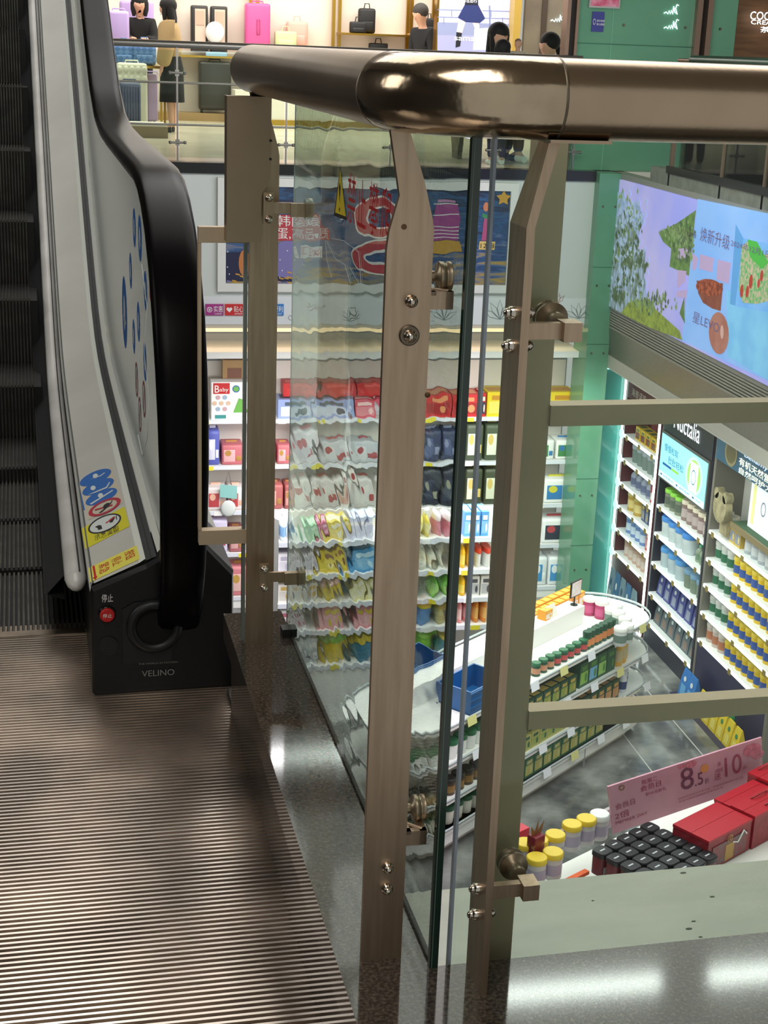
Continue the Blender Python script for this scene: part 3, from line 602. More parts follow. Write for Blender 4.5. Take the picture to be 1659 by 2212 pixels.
mb.pxpoly([(948, 432), (985, 432), (985, 438), (948, 438)], 'y', ys-.005, M('poster_pink', 'c08ab0')); mb.pxpoly([(936, 521), (992, 521), (994, 545), (936, 548)], 'y', ys-.004, pg)
mb.build('castle', mural); mb = MB(); mb.pxpoly([(1046, 470), (1060, 458), (1062, 520), (1040, 520)], 'y', ys-.004, M('poster_rose', 'b0507c')); mb.pxpoly([(1042, 460), (1062, 468), (1060, 475), (1042, 470)], 'y', ys-.006, M('poster_green', '3c8a58')); mb.disc(at(1050, 447, 'y', ys-.004), X_, Z_, .03, .05, M('poster_skin', 'c8805c'), 14); mb.pxpoly([(1036, 521), (1070, 522), (1068, 540), (1034, 539)], 'y', ys-.006, M('poster_cream', 'e0c070')); p = at(1038, 536, 'y', ys-.008); mb.text('1228', tuple(p), X_, Z_, .15, .05, txt_k); mb.build('cart_figure', mural); mb = MB()
st = []; c_ = at(1088, 428, 'y', ys-.004)
for i in range(10): a = R(90+36*i); r = .085 if i % 2 == 0 else .045; st.append((c_.x+r*math.cos(a), c_.y, c_.z+r*math.sin(a)))
mb.add(st, [tuple(range(10))], pg); mb.build('star', mural)
# right end of the fascia: green glass column
mb = MB(); mb.box((5.36, 15.45, -5), (5.62, 15.9, -1.3), green_glass); mb.box((5.36, 15.45, -1.3), (5.62, 15.9, .0), green_glass); struct('wall_right_column', mb) if False else struct('wall_column', mb)
mb = MB()
for z in (-1.0, -1.85, -2.6, -3.4, -4.2): mb.box((5.355, 15.447, z-.003), (5.625, 15.46, z+.003), M('joint_dark', '2f6a55'))
for z in (-.35, -1.2, -1.95, -2.75, -3.6, -4.5):
    for x in (5.42, 5.56): mb.lathe((x, 15.449, z), [(.012, 0), (.010, -.01)], 8, steel_dull, 'y')
mb.build('panel_fixings', label='joints and round fixings of the green glass column', cat='fixings', kind='stuff')
mb = MB(); mb.box((5.62, 15.72, -5), (5.98, 15.8, -2.08), teal_glass); struct('wall_teal', mb)
mb = MB(); pp = M('lit_edge', 'c8fff8', .4, emit=1.5); mb.tube([(5.64, 15.71, -2.18), (5.92, 15.71, -2.18)], .008, pp, 6); mb.build('light_tube', label='thin lit tube across the top of the teal glass', cat='light')
# upper green glass wall
mb = MB(); mb.box((5.10, 15.9, .0), (6.47, 16.1, 2.6), green_glass); mb.box((5.36, 15.45, .0), (5.62, 15.9, 2.6), green_glass) if False else None; mb.box((6.60, 15.9, .0), (6.93, 16.1, 2.6), green_glass); struct('wall_green', mb)
mb = MB(); jd = M('joint_green', '2c6a50', .5)
for z in (.62, 1.32): mb.box((5.1, 15.893, z-.004), (6.47, 15.9, z+.004), jd)
mb.box((5.52, 15.893, 0), (5.526, 15.9, 2.6), M('joint_light', '7cc0a0'))
for x in (5.65, 6.35, 6.75):
    for z in (1.0, 1.52): mb.lathe((x, 15.898, z), [(.016, 0), (.013, -.012)], 8, steel_dull, 'y')
mb.build('panel_fixings', label='joints and round fixings of the upper green glass wall', cat='fixings', kind='stuff')
bronze = M('bronze_frame', '8e7564', .35, .7)
mb = MB()
for a, b_, dpt in ((6.44, 6.50, .12), (6.56, 6.62, .12)): mb.box((a, 15.82, 0), (b_, 16.0, 2.6), bronze)
mb.box((6.50, 15.9, 0), (6.56, 15.96, 2.6), gasket); mb.box((4.99, 15.82, .0), (5.03, 16.0, 2.6), bronze); mb.box((5.03, 15.9, 0), (5.09, 15.96, 2.6), gasket); mb.box((5.09, 15.82, .0), (5.12, 16.0, 2.6), bronze); struct('trim_8', mb)
# reflection of a handwriting shop sign drawn as glowing tubes on the green wall, small blue notice and poster
mb = MB(); neon = M('neon_white', 'dffcff', .4, emit=1.6)
p, q = at(1438, 32, 'y', 15.88), at(1468, 8, 'y', 15.88)
for yy in (32, 64):
    p = at(1434, yy, 'y', 15.885); mb.tube([(p.x+.16-u*.16, 15.885, p.z+v*.10) for u, v in ((0, 1), (.12, 1.1), (.2, .7), (.05, .1), (.25, .35), (.35, .9), (.38, .1), (.5, .5), (.55, .1), (.65, .45), (.72, .1), (.85, .3), (1, .15))], .006, neon, 5)
mb.build('glowing_script', label='reflection of two lines of white handwriting drawn glowing on the green glass', cat='neon sign')
p, q = at(1277, 68, 'y', 15.88), at(1306, 26, 'y', 15.88)
mb = MB(); mb.box((p.x, 15.875, p.z), (q.x, 15.893, q.z), M('notice_blue', '3a3f8c', .4)); mb.text('请勿倚靠', (p.x+.05, 15.872, p.z+.10), X_, Z_, .09, .022, txt_w); mb.text('禁止翻越', (p.x+.05, 15.872, p.z+.065), X_, Z_, .09, .022, txt_w); mb.disc((p.x+.025, 15.872, p.z+.10), X_, Z_, .015, .03, txt_w, 14, .8)
mb.build('notice', label='small blue notice on the green glass left of the mirrored handwriting', cat='notice')
p, q = at(1272, 16, 'y', 15.86), at(1342, -30, 'y', 15.86)
mb = MB(); mb.box((p.x, 15.85, p.z), (q.x, 15.893, q.z), M('frame_grey', 'b5b3ae', .4)); mb.box((p.x+.015, 15.845, p.z+.018), (q.x-.015, 15.86, q.z-.02), M('poster_hot_pink', 'd0406c', .5, noise=14, col2='e8a0b4')); mb.build('framed_poster', label='pink framed poster at the top edge of the green glass', cat='poster')
# shop on the far right
mb = MB(); mb.box((6.93, 17.2, 0), (9.5, 17.3, 2.8), M('wood_wall', '8a5f3c', .5, noise=3, col2='744c2e', stretch=(1, 1, 8))); mb.box((6.93, 15.9, -.02), (9.5, 17.2, .002), M('shop_floor_tan', 'a58c6e', .3)); struct('wall_shop_right', mb)
mb = MB()
for s_, a, b_ in (('COCO', (1620, 42), (1680, 27)), ('CREAM', (1622, 52), (1680, 45)), ('茶', (1642, 70), (1664, 58))):
    p, q = at(a[0], a[1], 'y', 17.1), at(b_[0], b_[1], 'y', 17.1); mb.text(s_, tuple(p), X_, Z_, q.x-p.x, q.z-p.z, M('sign_glow', 'f6ffff', .4, emit=3))
mb.build('lit_shop_sign', label='white glowing shop letters cut off by the right picture edge', cat='shop sign')
mb = MB(); p, q = at(1587, 386, 'y', 17.0), at(1648, 330, 'y', 17.0); mb.box((p.x, 17.0, p.z), (q.x, 17.05, q.z), M('lit_lattice', 'f4fbfa', .4, emit=.9))
for k in range(7): x = p.x+(q.x-p.x)*(k+.5)/7; mb.tube([(x+.02*math.sin(j*2.4+k), 16.995, p.z+(q.z-p.z)*j/8) for j in range(9)], .006, txt_k, 4)
mb.build('light_box', label='white lit box with black lattice at the right behind the balcony glass', cat='light box')
# right balcony edge above the screen with its glass rail
mb = MB(); mb.prism([(5.6, .0), (5.6, .15), (9, .15), (9, .0)], 'y', 9.0, 14.6, M('slab_grey', '8f8f86', .6, noise=8, col2='7d7c74')); struct('floor_right_balcony', mb)
rail = thing('balcony_rail', 'glass balcony rail with dark green top tube above the screen', 'railing', (5.66, 12, .15))
mb = MB(); mb.tube([(5.62, 13.8, 1.19), (5.62, 9, 1.19)], .045, M('green_tube', '1f3a2e', .3, .5), 14); mb.tube([(5.62, 14.15, 1.185), (5.62, 13.8, 1.185)], .02, bronze, 10); mb.build('top_tube', rail)
mb = MB(); mb.box((5.615, 9.0, .18), (5.625, 13.9, 1.12), thin_glass('balcony_glass', 'c8e0d6')); mb.build('pane', rail)
for y_ in (14.1, 12.85, 11.95, 11.05): mb = MB(); mb.box((5.60, y_-.02, .0), (5.64, y_+.02, 1.16), bronze); mb.build('post', rail)
mb = MB(); mb.box((5.585, 9, .12), (5.63, 14.15, .19), M('black_stone')); mb.build('base_channel', rail)
mb = MB(); mb.tube([(5.60, 12.3, .62), (5.60, 9, .62)], .012, steel_dull, 8); mb.build('mid_bar', rail)
# screen wall
mb = MB(); sc_w = M('screen_wall', 'a9a69c', .5)
mb.box((5.6, 9.0, -.055), (5.75, 15.86, .0), sc_w); mb.box((5.6, 15.6, -1.46), (5.75, 15.86, -.05), sc_w); mb.box((5.6, 8.5, -1.46), (5.75, 15.6, -1.42), sc_w)
mb.box((5.6, 8.5, -1.66), (5.75, 15.86, -1.64), sc_w); mb.box((5.66, 8.5, -1.64), (5.75, 15.86, -1.46), M('louvre_dark', '2c2b29'))
mb.prism([(5.60, -1.66), (5.75, -1.66), (5.95, -1.97), (5.63, -1.97)], 'y', 8.5, 15.86, M('sheet_metal', '98948c', .35, .6, noise=90, col2='87847c'))
mb.prism([(5.62, -1.97), (5.95, -1.97), (5.95, -2.10), (5.62, -2.10)], 'y', 8.5, 15.86, M('bulkhead', 'd2cfc6', .5)); struct('wall_right', mb)
mb = MB()
for k in range(6): z = -1.483-k*.028; mb.prism([(5.595, z), (5.595, z+.012), (5.66, z+.02), (5.66, z+.008)], 'y', 8.5, 15.84, M('louvre', 'b9b6ac', .4))
mb.build('air_louvre', label='long slotted air grille under the big screen', cat='air grille')
scr = thing('led_screen', 'huge bright screen showing trees and a blue panel with fruit', 'screen', (5.6, 13.3, -1.44))
def em(n, c, c2=None, sc__=3, st=(1, 1, 1), e=.66): return M(n, c, .6, emit=e, noise=sc__ if c2 else None, col2=c2, stretch=st)
mb = MB(); mb.box((5.585, 9.0, -1.41), (5.62, 15.57, -.06), em('screen_sky', '9d9df0', 'b9aee8', 1.2)); mb.build('picture_field', scr)
SX = 5.583
def sp_(pts, e=0): return [s(*p) for p in pts]
def zq(x, y): return (1240+x/3.95, 340+y/3.95)
mb = MB(); mb.pxpoly([zq(1055, 355), zq(1760, 500), zq(1760, 1960), zq(920, 1562)], 'x', SX-.002, em('screen_blue', '82aef4', '93b8f6', 1.5)); mb.pxpoly([zq(1300, 1130), zq(1760, 1300), zq(1760, 1960), zq(1310, 1700)], 'x', SX-.003, em('screen_cyan', '76b4ea', '84c4f0', 4)); mb.build('blue_field', scr)
tree = em('screen_tree', '5f6e50', '9cacd0', 22, (1, 1, .35)); tree2 = em('screen_leaf', '6d8a4a', '4d6838', 14); tree3 = em('screen_pale_tree', '7d97b4', 'a4acd8', 20)
mb = MB(); e_ = SX-.003
mb.pxpoly([zq(345, 520), zq(372, 300), zq(420, 290), zq(470, 420), zq(540, 360), zq(600, 520), zq(560, 640), zq(520, 800)], 'x', e_, tree3)
mb.pxpoly([zq(278, 1258), zq(300, 900), zq(345, 520), zq(420, 470), zq(520, 600), zq(540, 780), zq(610, 790), zq(600, 1000), zq(620, 1190), zq(480, 1370)], 'x', e_-.001, tree)
mb.pxpoly([zq(1040, 450), zq(880, 560), zq(720, 640), zq(760, 720), zq(830, 780), zq(815, 930), zq(980, 1010), zq(1000, 800)], 'x', e_, tree2)
mb.pxpoly([zq(400, 1330), zq(470, 1230), zq(640, 1210), zq(700, 1300), zq(900, 1480), zq(925, 1560), zq(640, 1450)], 'x', e_-.002, em('screen_meadow', '8e9c3c', '6d7a36', 16))
mb.pxpoly([zq(900, 1330), zq(940, 1190), zq(945, 1420)], 'x', e_-.003, tree2); mb.build('tree_picture', scr)
rs = random.Random(5); tones = [em('leaf_a', '46563c'), em('leaf_b', '6c7e52'), em('leaf_c', 'a4b4d2'), em('leaf_d', '7f9460'), em('leaf_e', '55664c')]; mb = MB(); qn = 0
def leaves(mb, cx, cy, rx, ry, n, tn, lo=.5, hi=1.08, s=9):
    global qn
    for _ in range(n):
        a = rs.uniform(0, 6.283); q = rs.uniform(lo, hi); x, y = cx+rx*q*math.cos(a), cy+ry*q*math.sin(a); w_ = rs.uniform(.5, 1.2)*s; h_ = w_*rs.uniform(1, 2.6)
        if y > 640+.52*(x-1310) or x < 1316-.08*(y-640)-8: continue
        qn += 1; mb.pxpoly([(x-w_*.3, y), (x, y-h_*.5), (x+w_*.3, y+h_*.05), (x, y+h_*.5)], 'x', SX-.0055-qn*1e-6, tones[rs.choice(tn)])
leaves(mb, 1356, 560, 42, 92, 260, (0, 1, 2, 4), 0, 1.1); leaves(mb, 1362, 450, 34, 42, 110, (2, 2, 3), 0, 1.1, 7); leaves(mb, 1400, 655, 60, 22, 120, (1, 3, 0), 0, 1.1, 8); leaves(mb, 1476, 520, 26, 48, 150, (1, 3, 0, 4), 0, 1.05, 8); leaves(mb, 1450, 500, 24, 16, 50, (3, 1), 0, 1.1, 7); leaves(mb, 1330, 640, 20, 26, 60, (0, 4), 0, 1, 8)
tag(mb.build('leaf_picture', scr), kind='stuff')
mb = MB(); box_b = em('screen_box_side', '5f9bdc'); box_f = em('screen_box_front', '6eaaf0', '80b4f2', 5)
mb.pxpoly([zq(1380, 568), zq(1445, 690), zq(1375, 1265), zq(1330, 1250)], 'x', SX-.004, box_b); mb.pxpoly([zq(1445, 690), zq(1760, 760), zq(1760, 1340), zq(1375, 1268)], 'x', SX-.004, box_f)
mb.pxpoly([zq(1430, 760), zq(1500, 700), zq(1600, 830), zq(1760, 820), zq(1760, 1200), zq(1560, 1250), zq(1440, 1240), zq(1405, 1120)], 'x', SX-.006, em('screen_salad', '4aa85c', 'cbb0a0', 30)); mb.pxpoly([zq(1480, 700), zq(1560, 720), zq(1660, 900), zq(1600, 950), zq(1500, 850)], 'x', SX-.008, em('screen_leaf_big', '4cae44'))
for x, y, r in ((1430, 1140, 26), (1478, 1145, 24), (1508, 1060, 28), (1600, 1010, 22), (1575, 1075, 18)): mb.disc(at(*zq(x, y), 'x', SX-.009), (0, 1, 0), Z_, r*.0013, r*.0022, em('screen_tomato', 'b2382a'), 14)
mb.build('salad_box_picture', scr)
mb = MB(); pink_ = em('screen_pink', 'b89cc8'); n_ = 0
for q_ in ([(890, 780), (990, 770), (990, 850), (885, 870)], [(1010, 810), (1060, 860), (1040, 960), (1010, 960)], [(1075, 825), (1195, 860), (1180, 980), (1065, 950)], [(1225, 870), (1340, 900), (1320, 1080), (1215, 1040)], [(885, 960), (960, 970), (950, 1060), (880, 1120)], [(880, 1140), (970, 1130), (960, 1200), (875, 1190)]): mb.pxpoly([zq(*a) for a in q_], 'x', SX-.0045-n_*.0002, pink_); n_ += 1
mb.build('pink_shapes', scr)
mb = MB()
def st_(s_, x0, y0, x1, y1, m, e=.012):
    p, q = at(*zq(x0, y0), 'x', SX-e), at(*zq(x1, y1), 'x', SX-e); mb.text(s_, tuple(p), (0, -1, 0), Z_, abs(q.y-p.y), abs(q.z-p.z), m)
tx = em('screen_text', '6a5a80'); st_('焕新升级', 1080, 705, 1305, 665, tx)
p = at(*zq(1072, 710), 'x', SX-.012); mb2 = mb
mb = MB(); mb.text('焕新升级', (p.x, p.y, p.z), (0, -1, 0), Z_, .67, .13, tx); mb.build('lettering', scr); mb = MB(); p = at(*zq(1335, 755), 'x', SX-.012); mb.text('2024年12月1日', tuple(p), (0, -1, 0), Z_, .8, .06, tx); mb.build('lettering', scr); mb = MB(); p = at(*zq(905, 650), 'x', SX-.012); mb.text('汇百盒食', tuple(p), (0, -1, 0), Z_, .4, .05, em('screen_text_dark', '4a4238')); mb.build('lettering', scr); mb = MB(); p = at(*zq(1010, 1400), 'x', SX-.012); mb.text('星LEVO', tuple(p), (0, -1, 0), Z_, .62, .10, tx)
mb.build('lettering', scr)
mb = MB(); bw = em('screen_bowl', '7a3a30', '8a4a38', 9); cb = at(*zq(1160, 1120), 'x', SX-.006)
mb.pxpoly([zq(1045, 1050), zq(1270, 1075), zq(1262, 1180), zq(1250, 1310), zq(1180, 1290), zq(1100, 1240), zq(1060, 1160)], 'x', SX-.006, bw)
n = 20; mb.add([at(*zq(1155+115*math.cos(2*math.pi*i/n), 1110+72*math.sin(2*math.pi*i/n)+.12*115*math.cos(2*math.pi*i/n)), 'x', SX-.008) for i in range(n)], [tuple(range(n))], em('screen_meat', '6a2418', 'b05838', 25)); mb.build('bowl_picture', scr)
mb = MB(); mb.add([at(*zq(1235+85*math.cos(2*math.pi*i/n), 1500+180*math.sin(2*math.pi*i/n)+.15*85*math.cos(2*math.pi*i/n)), 'x', SX-.008) for i in range(n)], [tuple(range(n))], em('screen_fruit', '9a5a4e', 'b0766a', 3)); mb.add([at(*zq(1262+14*math.cos(2*math.pi*i/n), 1490+60*math.sin(2*math.pi*i/n)), 'x', SX-.010) for i in range(n)], [tuple(range(n))], em('screen_fruit_light', 'c8a09a')); mb.build('fruit_picture', scr)

# far balcony glass rail
rl = thing('balcony_rail', 'glass and steel rail along the edge of the far balcony', 'railing', (2.4, 15.7, .012))
mb = MB(); mb.tube([(-1, 15.7, 1.155), (5.15, 15.7, 1.155)], .037, M('rail_grey', '8d8a84', .35, .8), 14); mb.build('top_tube', rl)
for z in (.785, .375): mb = MB(); mb.tube([(-1, 15.7, z), (5.15, 15.7, z)], .011, M('rail_grey'), 8); mb.build('bar', rl)
for x in (-.22, .895, 2.01, 3.12, 4.23, 5.12): mb = MB(); mb.box((x-.009, 15.69, .012), (x+.009, 15.71, 1.13), M('rail_grey')); 
for x in (-.22, .895, 2.01, 3.12, 4.23, 5.12):
    mb = MB(); mb.box((x-.009, 15.68, .012), (x+.009, 15.70, 1.13), M('rail_grey'))
    for z in (.88, .20): mb.tube([(x-.075, 15.68, z), (x+.075, 15.68, z)], .012, M('rail_grey'), 8); mb.ball((x-.075, 15.675, z), .018, M('rail_grey'), 8, 6); mb.ball((x+.075, 15.675, z), .018, M('rail_grey'), 8, 6); mb.box((x-.02, 15.675, z-.03), (x+.02, 15.70, z+.03), M('rail_grey'))
    mb.build('post', rl)
tg = thin_glass('far_glass', 'eef5ee')
for a, b_ in ((-1, -.24), (-.20, .875), (.915, 1.99), (2.03, 3.10), (3.14, 4.21), (4.25, 5.10)): mb = MB(); mb.box((a, 15.715, .05), (b_, 15.723, 1.10), tg); mb.build('pane', rl)

# ================================================================ LUGGAGE SHOP behind the far balcony
wl = M('shop_wall', 'e9ddd2', .5); mb = MB(); mb.box((-3, 24.5, 0), (5.5, 24.7, 3.2), wl); mb.box((-3, 24.0, 0), (5.5, 24.5, .12), M('wood_plinth', 'a98a5e', .4, noise=2, col2='9a7b50', stretch=(1, 6, 6))); struct('wall_shop_back', mb)
mb = MB(); mb.box((-3, 24.38, 1.82), (5.5, 24.5, 1.86), gold); struct('trim_9', mb) if False else None
for px in (376, 541, 556, 720, 733, 880, 888, 935):
    p = at(px, 50, 'y', 24.4); mb = MB(); mb.box((p.x-.025, 24.36, .14), (p.x+.025, 24.42, 3.0), gold); mb.build('gold_strip', label='slim vertical gold strip on the luggage shop wall', cat='wall strip', group='vertical gold strips of the luggage shop')
def shelf_px(x0, x1, y, lab):
    p, q = at(x0, y, 'y', 24.1), at(x1, y, 'y', 24.1); mb = MB(); mb.box((p.x, 24.05, p.z-.03), (q.x, 24.5, p.z), gold); mb.build('wall_shelf', label=lab, cat='shelf'); return p.z
zs1 = shelf_px(380, 548, 118, 'gold edged shelf under the open black suitcase'); zs2 = shelf_px(735, 885, 70, 'gold edged shelf under the black backpack'); zs3 = shelf_px(556, 722, 100, 'gold edged shelf under the pink suitcase'); zs4 = shelf_px(886, 940, 72, 'short gold edged shelf beside the lit picture')
def suitcase(lab, pxl, pxr, pyt, pyb, y, col, z0=None, ribs=0, dep=.26, wheels=True, quilt=False, legs=True):
    a, b_ = at(pxl, pyb, 'y', y), at(pxr, pyt, 'y', y); z0 = a.z if z0 is None else z0; wz = .05 if wheels else 0; h_ = b_.z-z0
    t = thing('suitcase', lab, 'suitcase', ((a.x+b_.x)/2, y+dep/2, z0)); m = M('case_'+col, col, .35)
    mb = MB(); mb.box((a.x, y, z0+wz), (b_.x, y+dep, z0+h_), m, min(.045, (b_.x-a.x)*.2))
    if ribs:
        for k in range(ribs): x = a.x+(b_.x-a.x)*(k+.5)/ribs; mb.tube([(x, y-.002, z0+wz+.06), (x, y-.002, z0+h_-.06)], .013, m, 6)
    if quilt:
        for i in range(5):
            for j in range(2): mb.ball((a.x+(b_.x-a.x)*(i+.5)/5, y+.01, z0+h_-.09-.12*j), ((b_.x-a.x)*.11, .03, .055), m, 8, 6)
    mb.build('shell', t)
    mb = MB(); cx = (a.x+b_.x)/2; mb.tube([(cx-.09, y+dep/2, z0+h_-.01), (cx-.08, y+dep/2, z0+h_+.03), (cx+.08, y+dep/2, z0+h_+.03), (cx+.09, y+dep/2, z0+h_-.01)], .011, m, 6); mb.build('handle', t)
    if wheels:
        for x in (a.x+.05, b_.x-.05):
            for yy in (y+.05, y+dep-.05): mb = MB(); mb.lathe((x-.012, yy, z0+.032), [(.032, 0), (.032, .024)], 10, gasket, 'x'); mb.box((x-.015, yy-.015, z0+.04), (x+.015, yy+.015, z0+wz+.03), gasket); mb.build('wheel', t)
    return t
suitcase('large lilac suitcase standing behind the woman in black', 260, 332, 3, 120, 23.6, 'b49ad0', dep=.28)
suitcase('smaller lilac suitcase left of the large one on the table', 236, 279, 24, 139, 22.2, 'b8a0d6', z0=at(300, 139, 'y', 21.6).z)
suitcase('white puffy suitcase standing under the gold table', 254, 318, 137, 262, 21.2, 'e6e6d2', z0=0, quilt=True)
suitcase('ribbed blue grey suitcase in front of the white one', 258, 304, 178, 268, 20.6, '5c6480', z0=0, ribs=8)
suitcase('lilac suitcase leaning behind the standing woman', 318, 340, 160, 250, 22.6, 'b8a4d0', z0=0)
suitcase('two tone black suitcase with silver band on the plinth', 430, 500, 134, 252, 24.05, '35332f', z0=.12, ribs=0)
t = suitcase('tall pink suitcase on the wall shelf', 530, 585, 8, 99, 24.1, 'd85a98', z0=zs3, wheels=False)
mb = MB(); p = at(558, 60, 'y', 24.1); mb.tube([(p.x-.02, 24.09, p.z-.1), (p.x-.02, 24.09, p.z+.12), (p.x+.02, 24.09, p.z+.12), (p.x+.02, 24.09, p.z-.1), (p.x-.02, 24.09, p.z-.1)], .007, M('pink_dark', 'a03068'), 6); mb.build('recessed_grip', t)
# open suitcase
a, b_ = at(413, 117, 'y', 24.1), at(492, 14, 'y', 24.1); t = thing('suitcase', 'open black suitcase with pale lining on the wall shelf', 'suitcase', ((a.x+b_.x)/2, 24.2, zs1)); xm = (a.x+b_.x)/2
for x0, x1, nm in ((a.x, xm-.02, 'left'), (xm+.02, b_.x, 'right')):
    mb = MB(); mb.box((x0, 24.12, zs1+.05), (x1, 24.32, b_.z), M('case_dark', '2e2c2a', .4), .03); mb.build('shell_half', t)
    mb = MB(); mb.box((x0+.06, 24.105, zs1+.1), (x1-.04, 24.13, b_.z-.05), M('lining', 'd8bfae', .7)); mb.box((x0+.08, 24.095, zs1+.45), (x1-.06, 24.11, b_.z-.08), M('lining_pocket', 'c8a894', .7)); mb.build('lining', t)
mb = MB(); mb.ball((xm+.08, 24.05, zs1+.35), (.15, .06, .16), M('clear_wrap', 'e4e6e4', .2)); mb.box((xm-.06, 24.0, zs1), (xm+.26, 24.08, zs1+.06), M('pale_blue', '8fb8d8', .5)); mb.build('wrapped_contents', t)
# bags
def bag(name, lab, cat, cx, cy_b, w_, h_, d_, y, m, hand=True, z0=None):
    p = at(cx, cy_b, 'y', y); z0 = p.z if z0 is None else z0; t = thing(name, lab, cat, (p.x, y+d_/2, z0))
    mb = MB(); mb.box((p.x-w_/2, y, z0), (p.x+w_/2, y+d_, z0+h_), m, min(w_, h_)*.16); mb.build('body', t)
    mb = MB(); mb.box((p.x-w_*.36, y-.03, z0+h_*.08), (p.x+w_*.36, y+.01, z0+h_*.48), m, .02); mb.build('front_pocket', t)
    if hand: mb = MB(); mb.tube([(p.x-w_*.18, y+d_/2, z0+h_-.02), (p.x-w_*.12, y+d_/2, z0+h_+.07), (p.x+w_*.12, y+d_/2, z0+h_+.07), (p.x+w_*.18, y+d_/2, z0+h_-.02)], .009, m, 6); mb.build('handle', t)
    return t
blk = M('bag_black', '1a1a1d', .5)
bag('backpack', 'tall black backpack on the wall shelf', 'backpack', 793, 69, .27, .38, .16, 24.25, blk, z0=zs2); bag('handbag', 'small black bag in front of the tall black backpack', 'bag', 774, 69, .26, .17, .12, 24.08, blk, z0=zs2)
bag('backpack', 'black backpack whose top handle shows just over the handrail', 'backpack', 818, 116, .3, .16, .14, 24.2, blk)
bag('backpack', 'pale green backpack beside the pink suitcase', 'backpack', 618, 99, .34, .24, .18, 24.1, M('bag_green', 'c4d4a0', .6), z0=zs3); bag('backpack', 'peach backpack leaning behind the pale green one', 'backpack', 642, 99, .34, .4, .16, 24.3, M('bag_peach', 'e0b0a4', .6), z0=zs3)
bag('handbag', 'black bag beside the man at the lit picture', 'bag', 928, 71, .16, .24, .12, 24.15, blk, z0=zs4)
# gold display table with blue quilted bags
p, q = at(236, 139, 'y', 21.6), at(358, 139, 'y', 21.6); tt = thing('display_table', 'tall display table with gold frame beside the standing woman', 'table', ((p.x+q.x)/2, 21.8, 0)); zt = p.z
mb = MB(); mb.box((p.x-1.2, 21.5, zt-.035), (q.x, 22.6, zt), gold); mb.build('table_top', tt)
for x in (q.x-.035, p.x-1.18):
    for y_ in (21.52, 22.56): mb = MB(); mb.box((x, y_, 0), (x+.03, y_+.03, zt-.035), gold); mb.build('leg', tt)
qm = bpy.data.materials.new('quilted_blue'); qm.use_nodes = True; nt = qm.node_tree; bs = nt.nodes['Principled BSDF']; tc = nt.nodes.new('ShaderNodeTexCoord'); mp = nt.nodes.new('ShaderNodeMapping'); mp.inputs['Rotation'].default_value = (0, R(45), 0)
br = nt.nodes.new('ShaderNodeTexChecker'); br.inputs['Scale'].default_value = 17; br.inputs['Color1'].default_value = lin('6288bc')+(1,); br.inputs['Color2'].default_value = lin('4a70a8')+(1,); nt.links.new(tc.outputs['Object'], mp.inputs[0]); nt.links.new(mp.outputs[0], br.inputs[0]); nt.links.new(br.outputs[0], bs.inputs['Base Color'])
bag('travel_bag', 'blue quilted bag on the gold table nearer the woman', 'bag', 312, 133, .32, .30, .2, 21.55, qm, z0=zt); bag('travel_bag', 'blue quilted bag on the gold table nearer the escalator', 'bag', 268, 133, .30, .28, .2, 21.58, qm, z0=zt)
mb = MB(); p, q = at(318, 297, 'y', 19.6), at(362, 276, 'y', 19.6); mb.box((.35, 19.5, 0), (q.x, 20.4, .14), M('wood_box', '8d7a5c', .5)); mb.box((.35, 19.52, .14), (q.x-.02, 20.35, .16), white_w); mb.build('low_plinth', label='low wooden plinth with papers by the standing woman', cat='plinth')
mb = MB(); p, q = at(505, 262, 'y', 23.6), at(640, 215, 'y', 23.6); mb.box((p.x, 23.4, 0), (5.4, 23.95, .5), white_w); mb.box((p.x, 23.38, 0), (5.4, 23.4, .08), gold); mb.build('display_bench', label='long white display bench along the shop wall behind the handrail', cat='bench')
# lit picture with walking girl
p, q = at(945, 105, 'y', 22.5), at(1105, -40, 'y', 22.5)
lp = thing('light_box', 'lit picture of a girl in a blue skirt walking with a white suitcase', 'light box', ((p.x+q.x)/2, 22.6, 0))
mb = MB(); mb.box((p.x-.03, 22.5, 0), (q.x+.03, 22.7, 2.4), gold); mb.build('housing', lp)
mb = MB(); mb.box((p.x, 22.47, 1.0), (q.x, 22.5, 2.38), M('pic_wall', 'b4b8dc', .5, emit=.8)); YP = 22.468
mb.pxpoly([(945, 48), (1103, 52), (1103, 78), (945, 76)], 'y', YP, M('pic_shadow', '8890b4', .5, emit=.6)); mb.pxpoly([(945, 76), (1103, 78), (1103, 118), (945, 112)], 'y', YP, M('pic_pave', '9a9cc4', .5, emit=.6)); mb.build('picture_field', lp)
mb = MB(); ls = M('pic_line', '7880a8', .5, emit=.5)
for yy in (20, 36): mb.pxpoly([(945, yy), (1103, yy+4), (1103, yy+5.5), (945, yy+1.5)], 'y', YP-.002, ls)
for x, y in ((975, 21), (1022, 37), (1060, 22), (1085, 38), (958, 38)): mb.pxpoly([(x, y), (x+1.5, y), (x+1.5, y+15), (x, y+15)], 'y', YP-.002, ls)
mb.build('brick_lines', lp)
mb = MB(); sk = M('pic_skin', 'f0cdbc', .5, emit=.7)
mb.pxpoly([(991, 42), (1006, 46), (998, 72), (986, 70)], 'y', YP-.003, sk); mb.pxpoly([(1020, 47), (1034, 46), (1036, 60), (1026, 62)], 'y', YP-.003, sk); mb.pxpoly([(986, 69), (998, 71), (994, 100), (984, 103)], 'y', YP-.004, M('pic_boot', '20222e', .5, emit=.1))
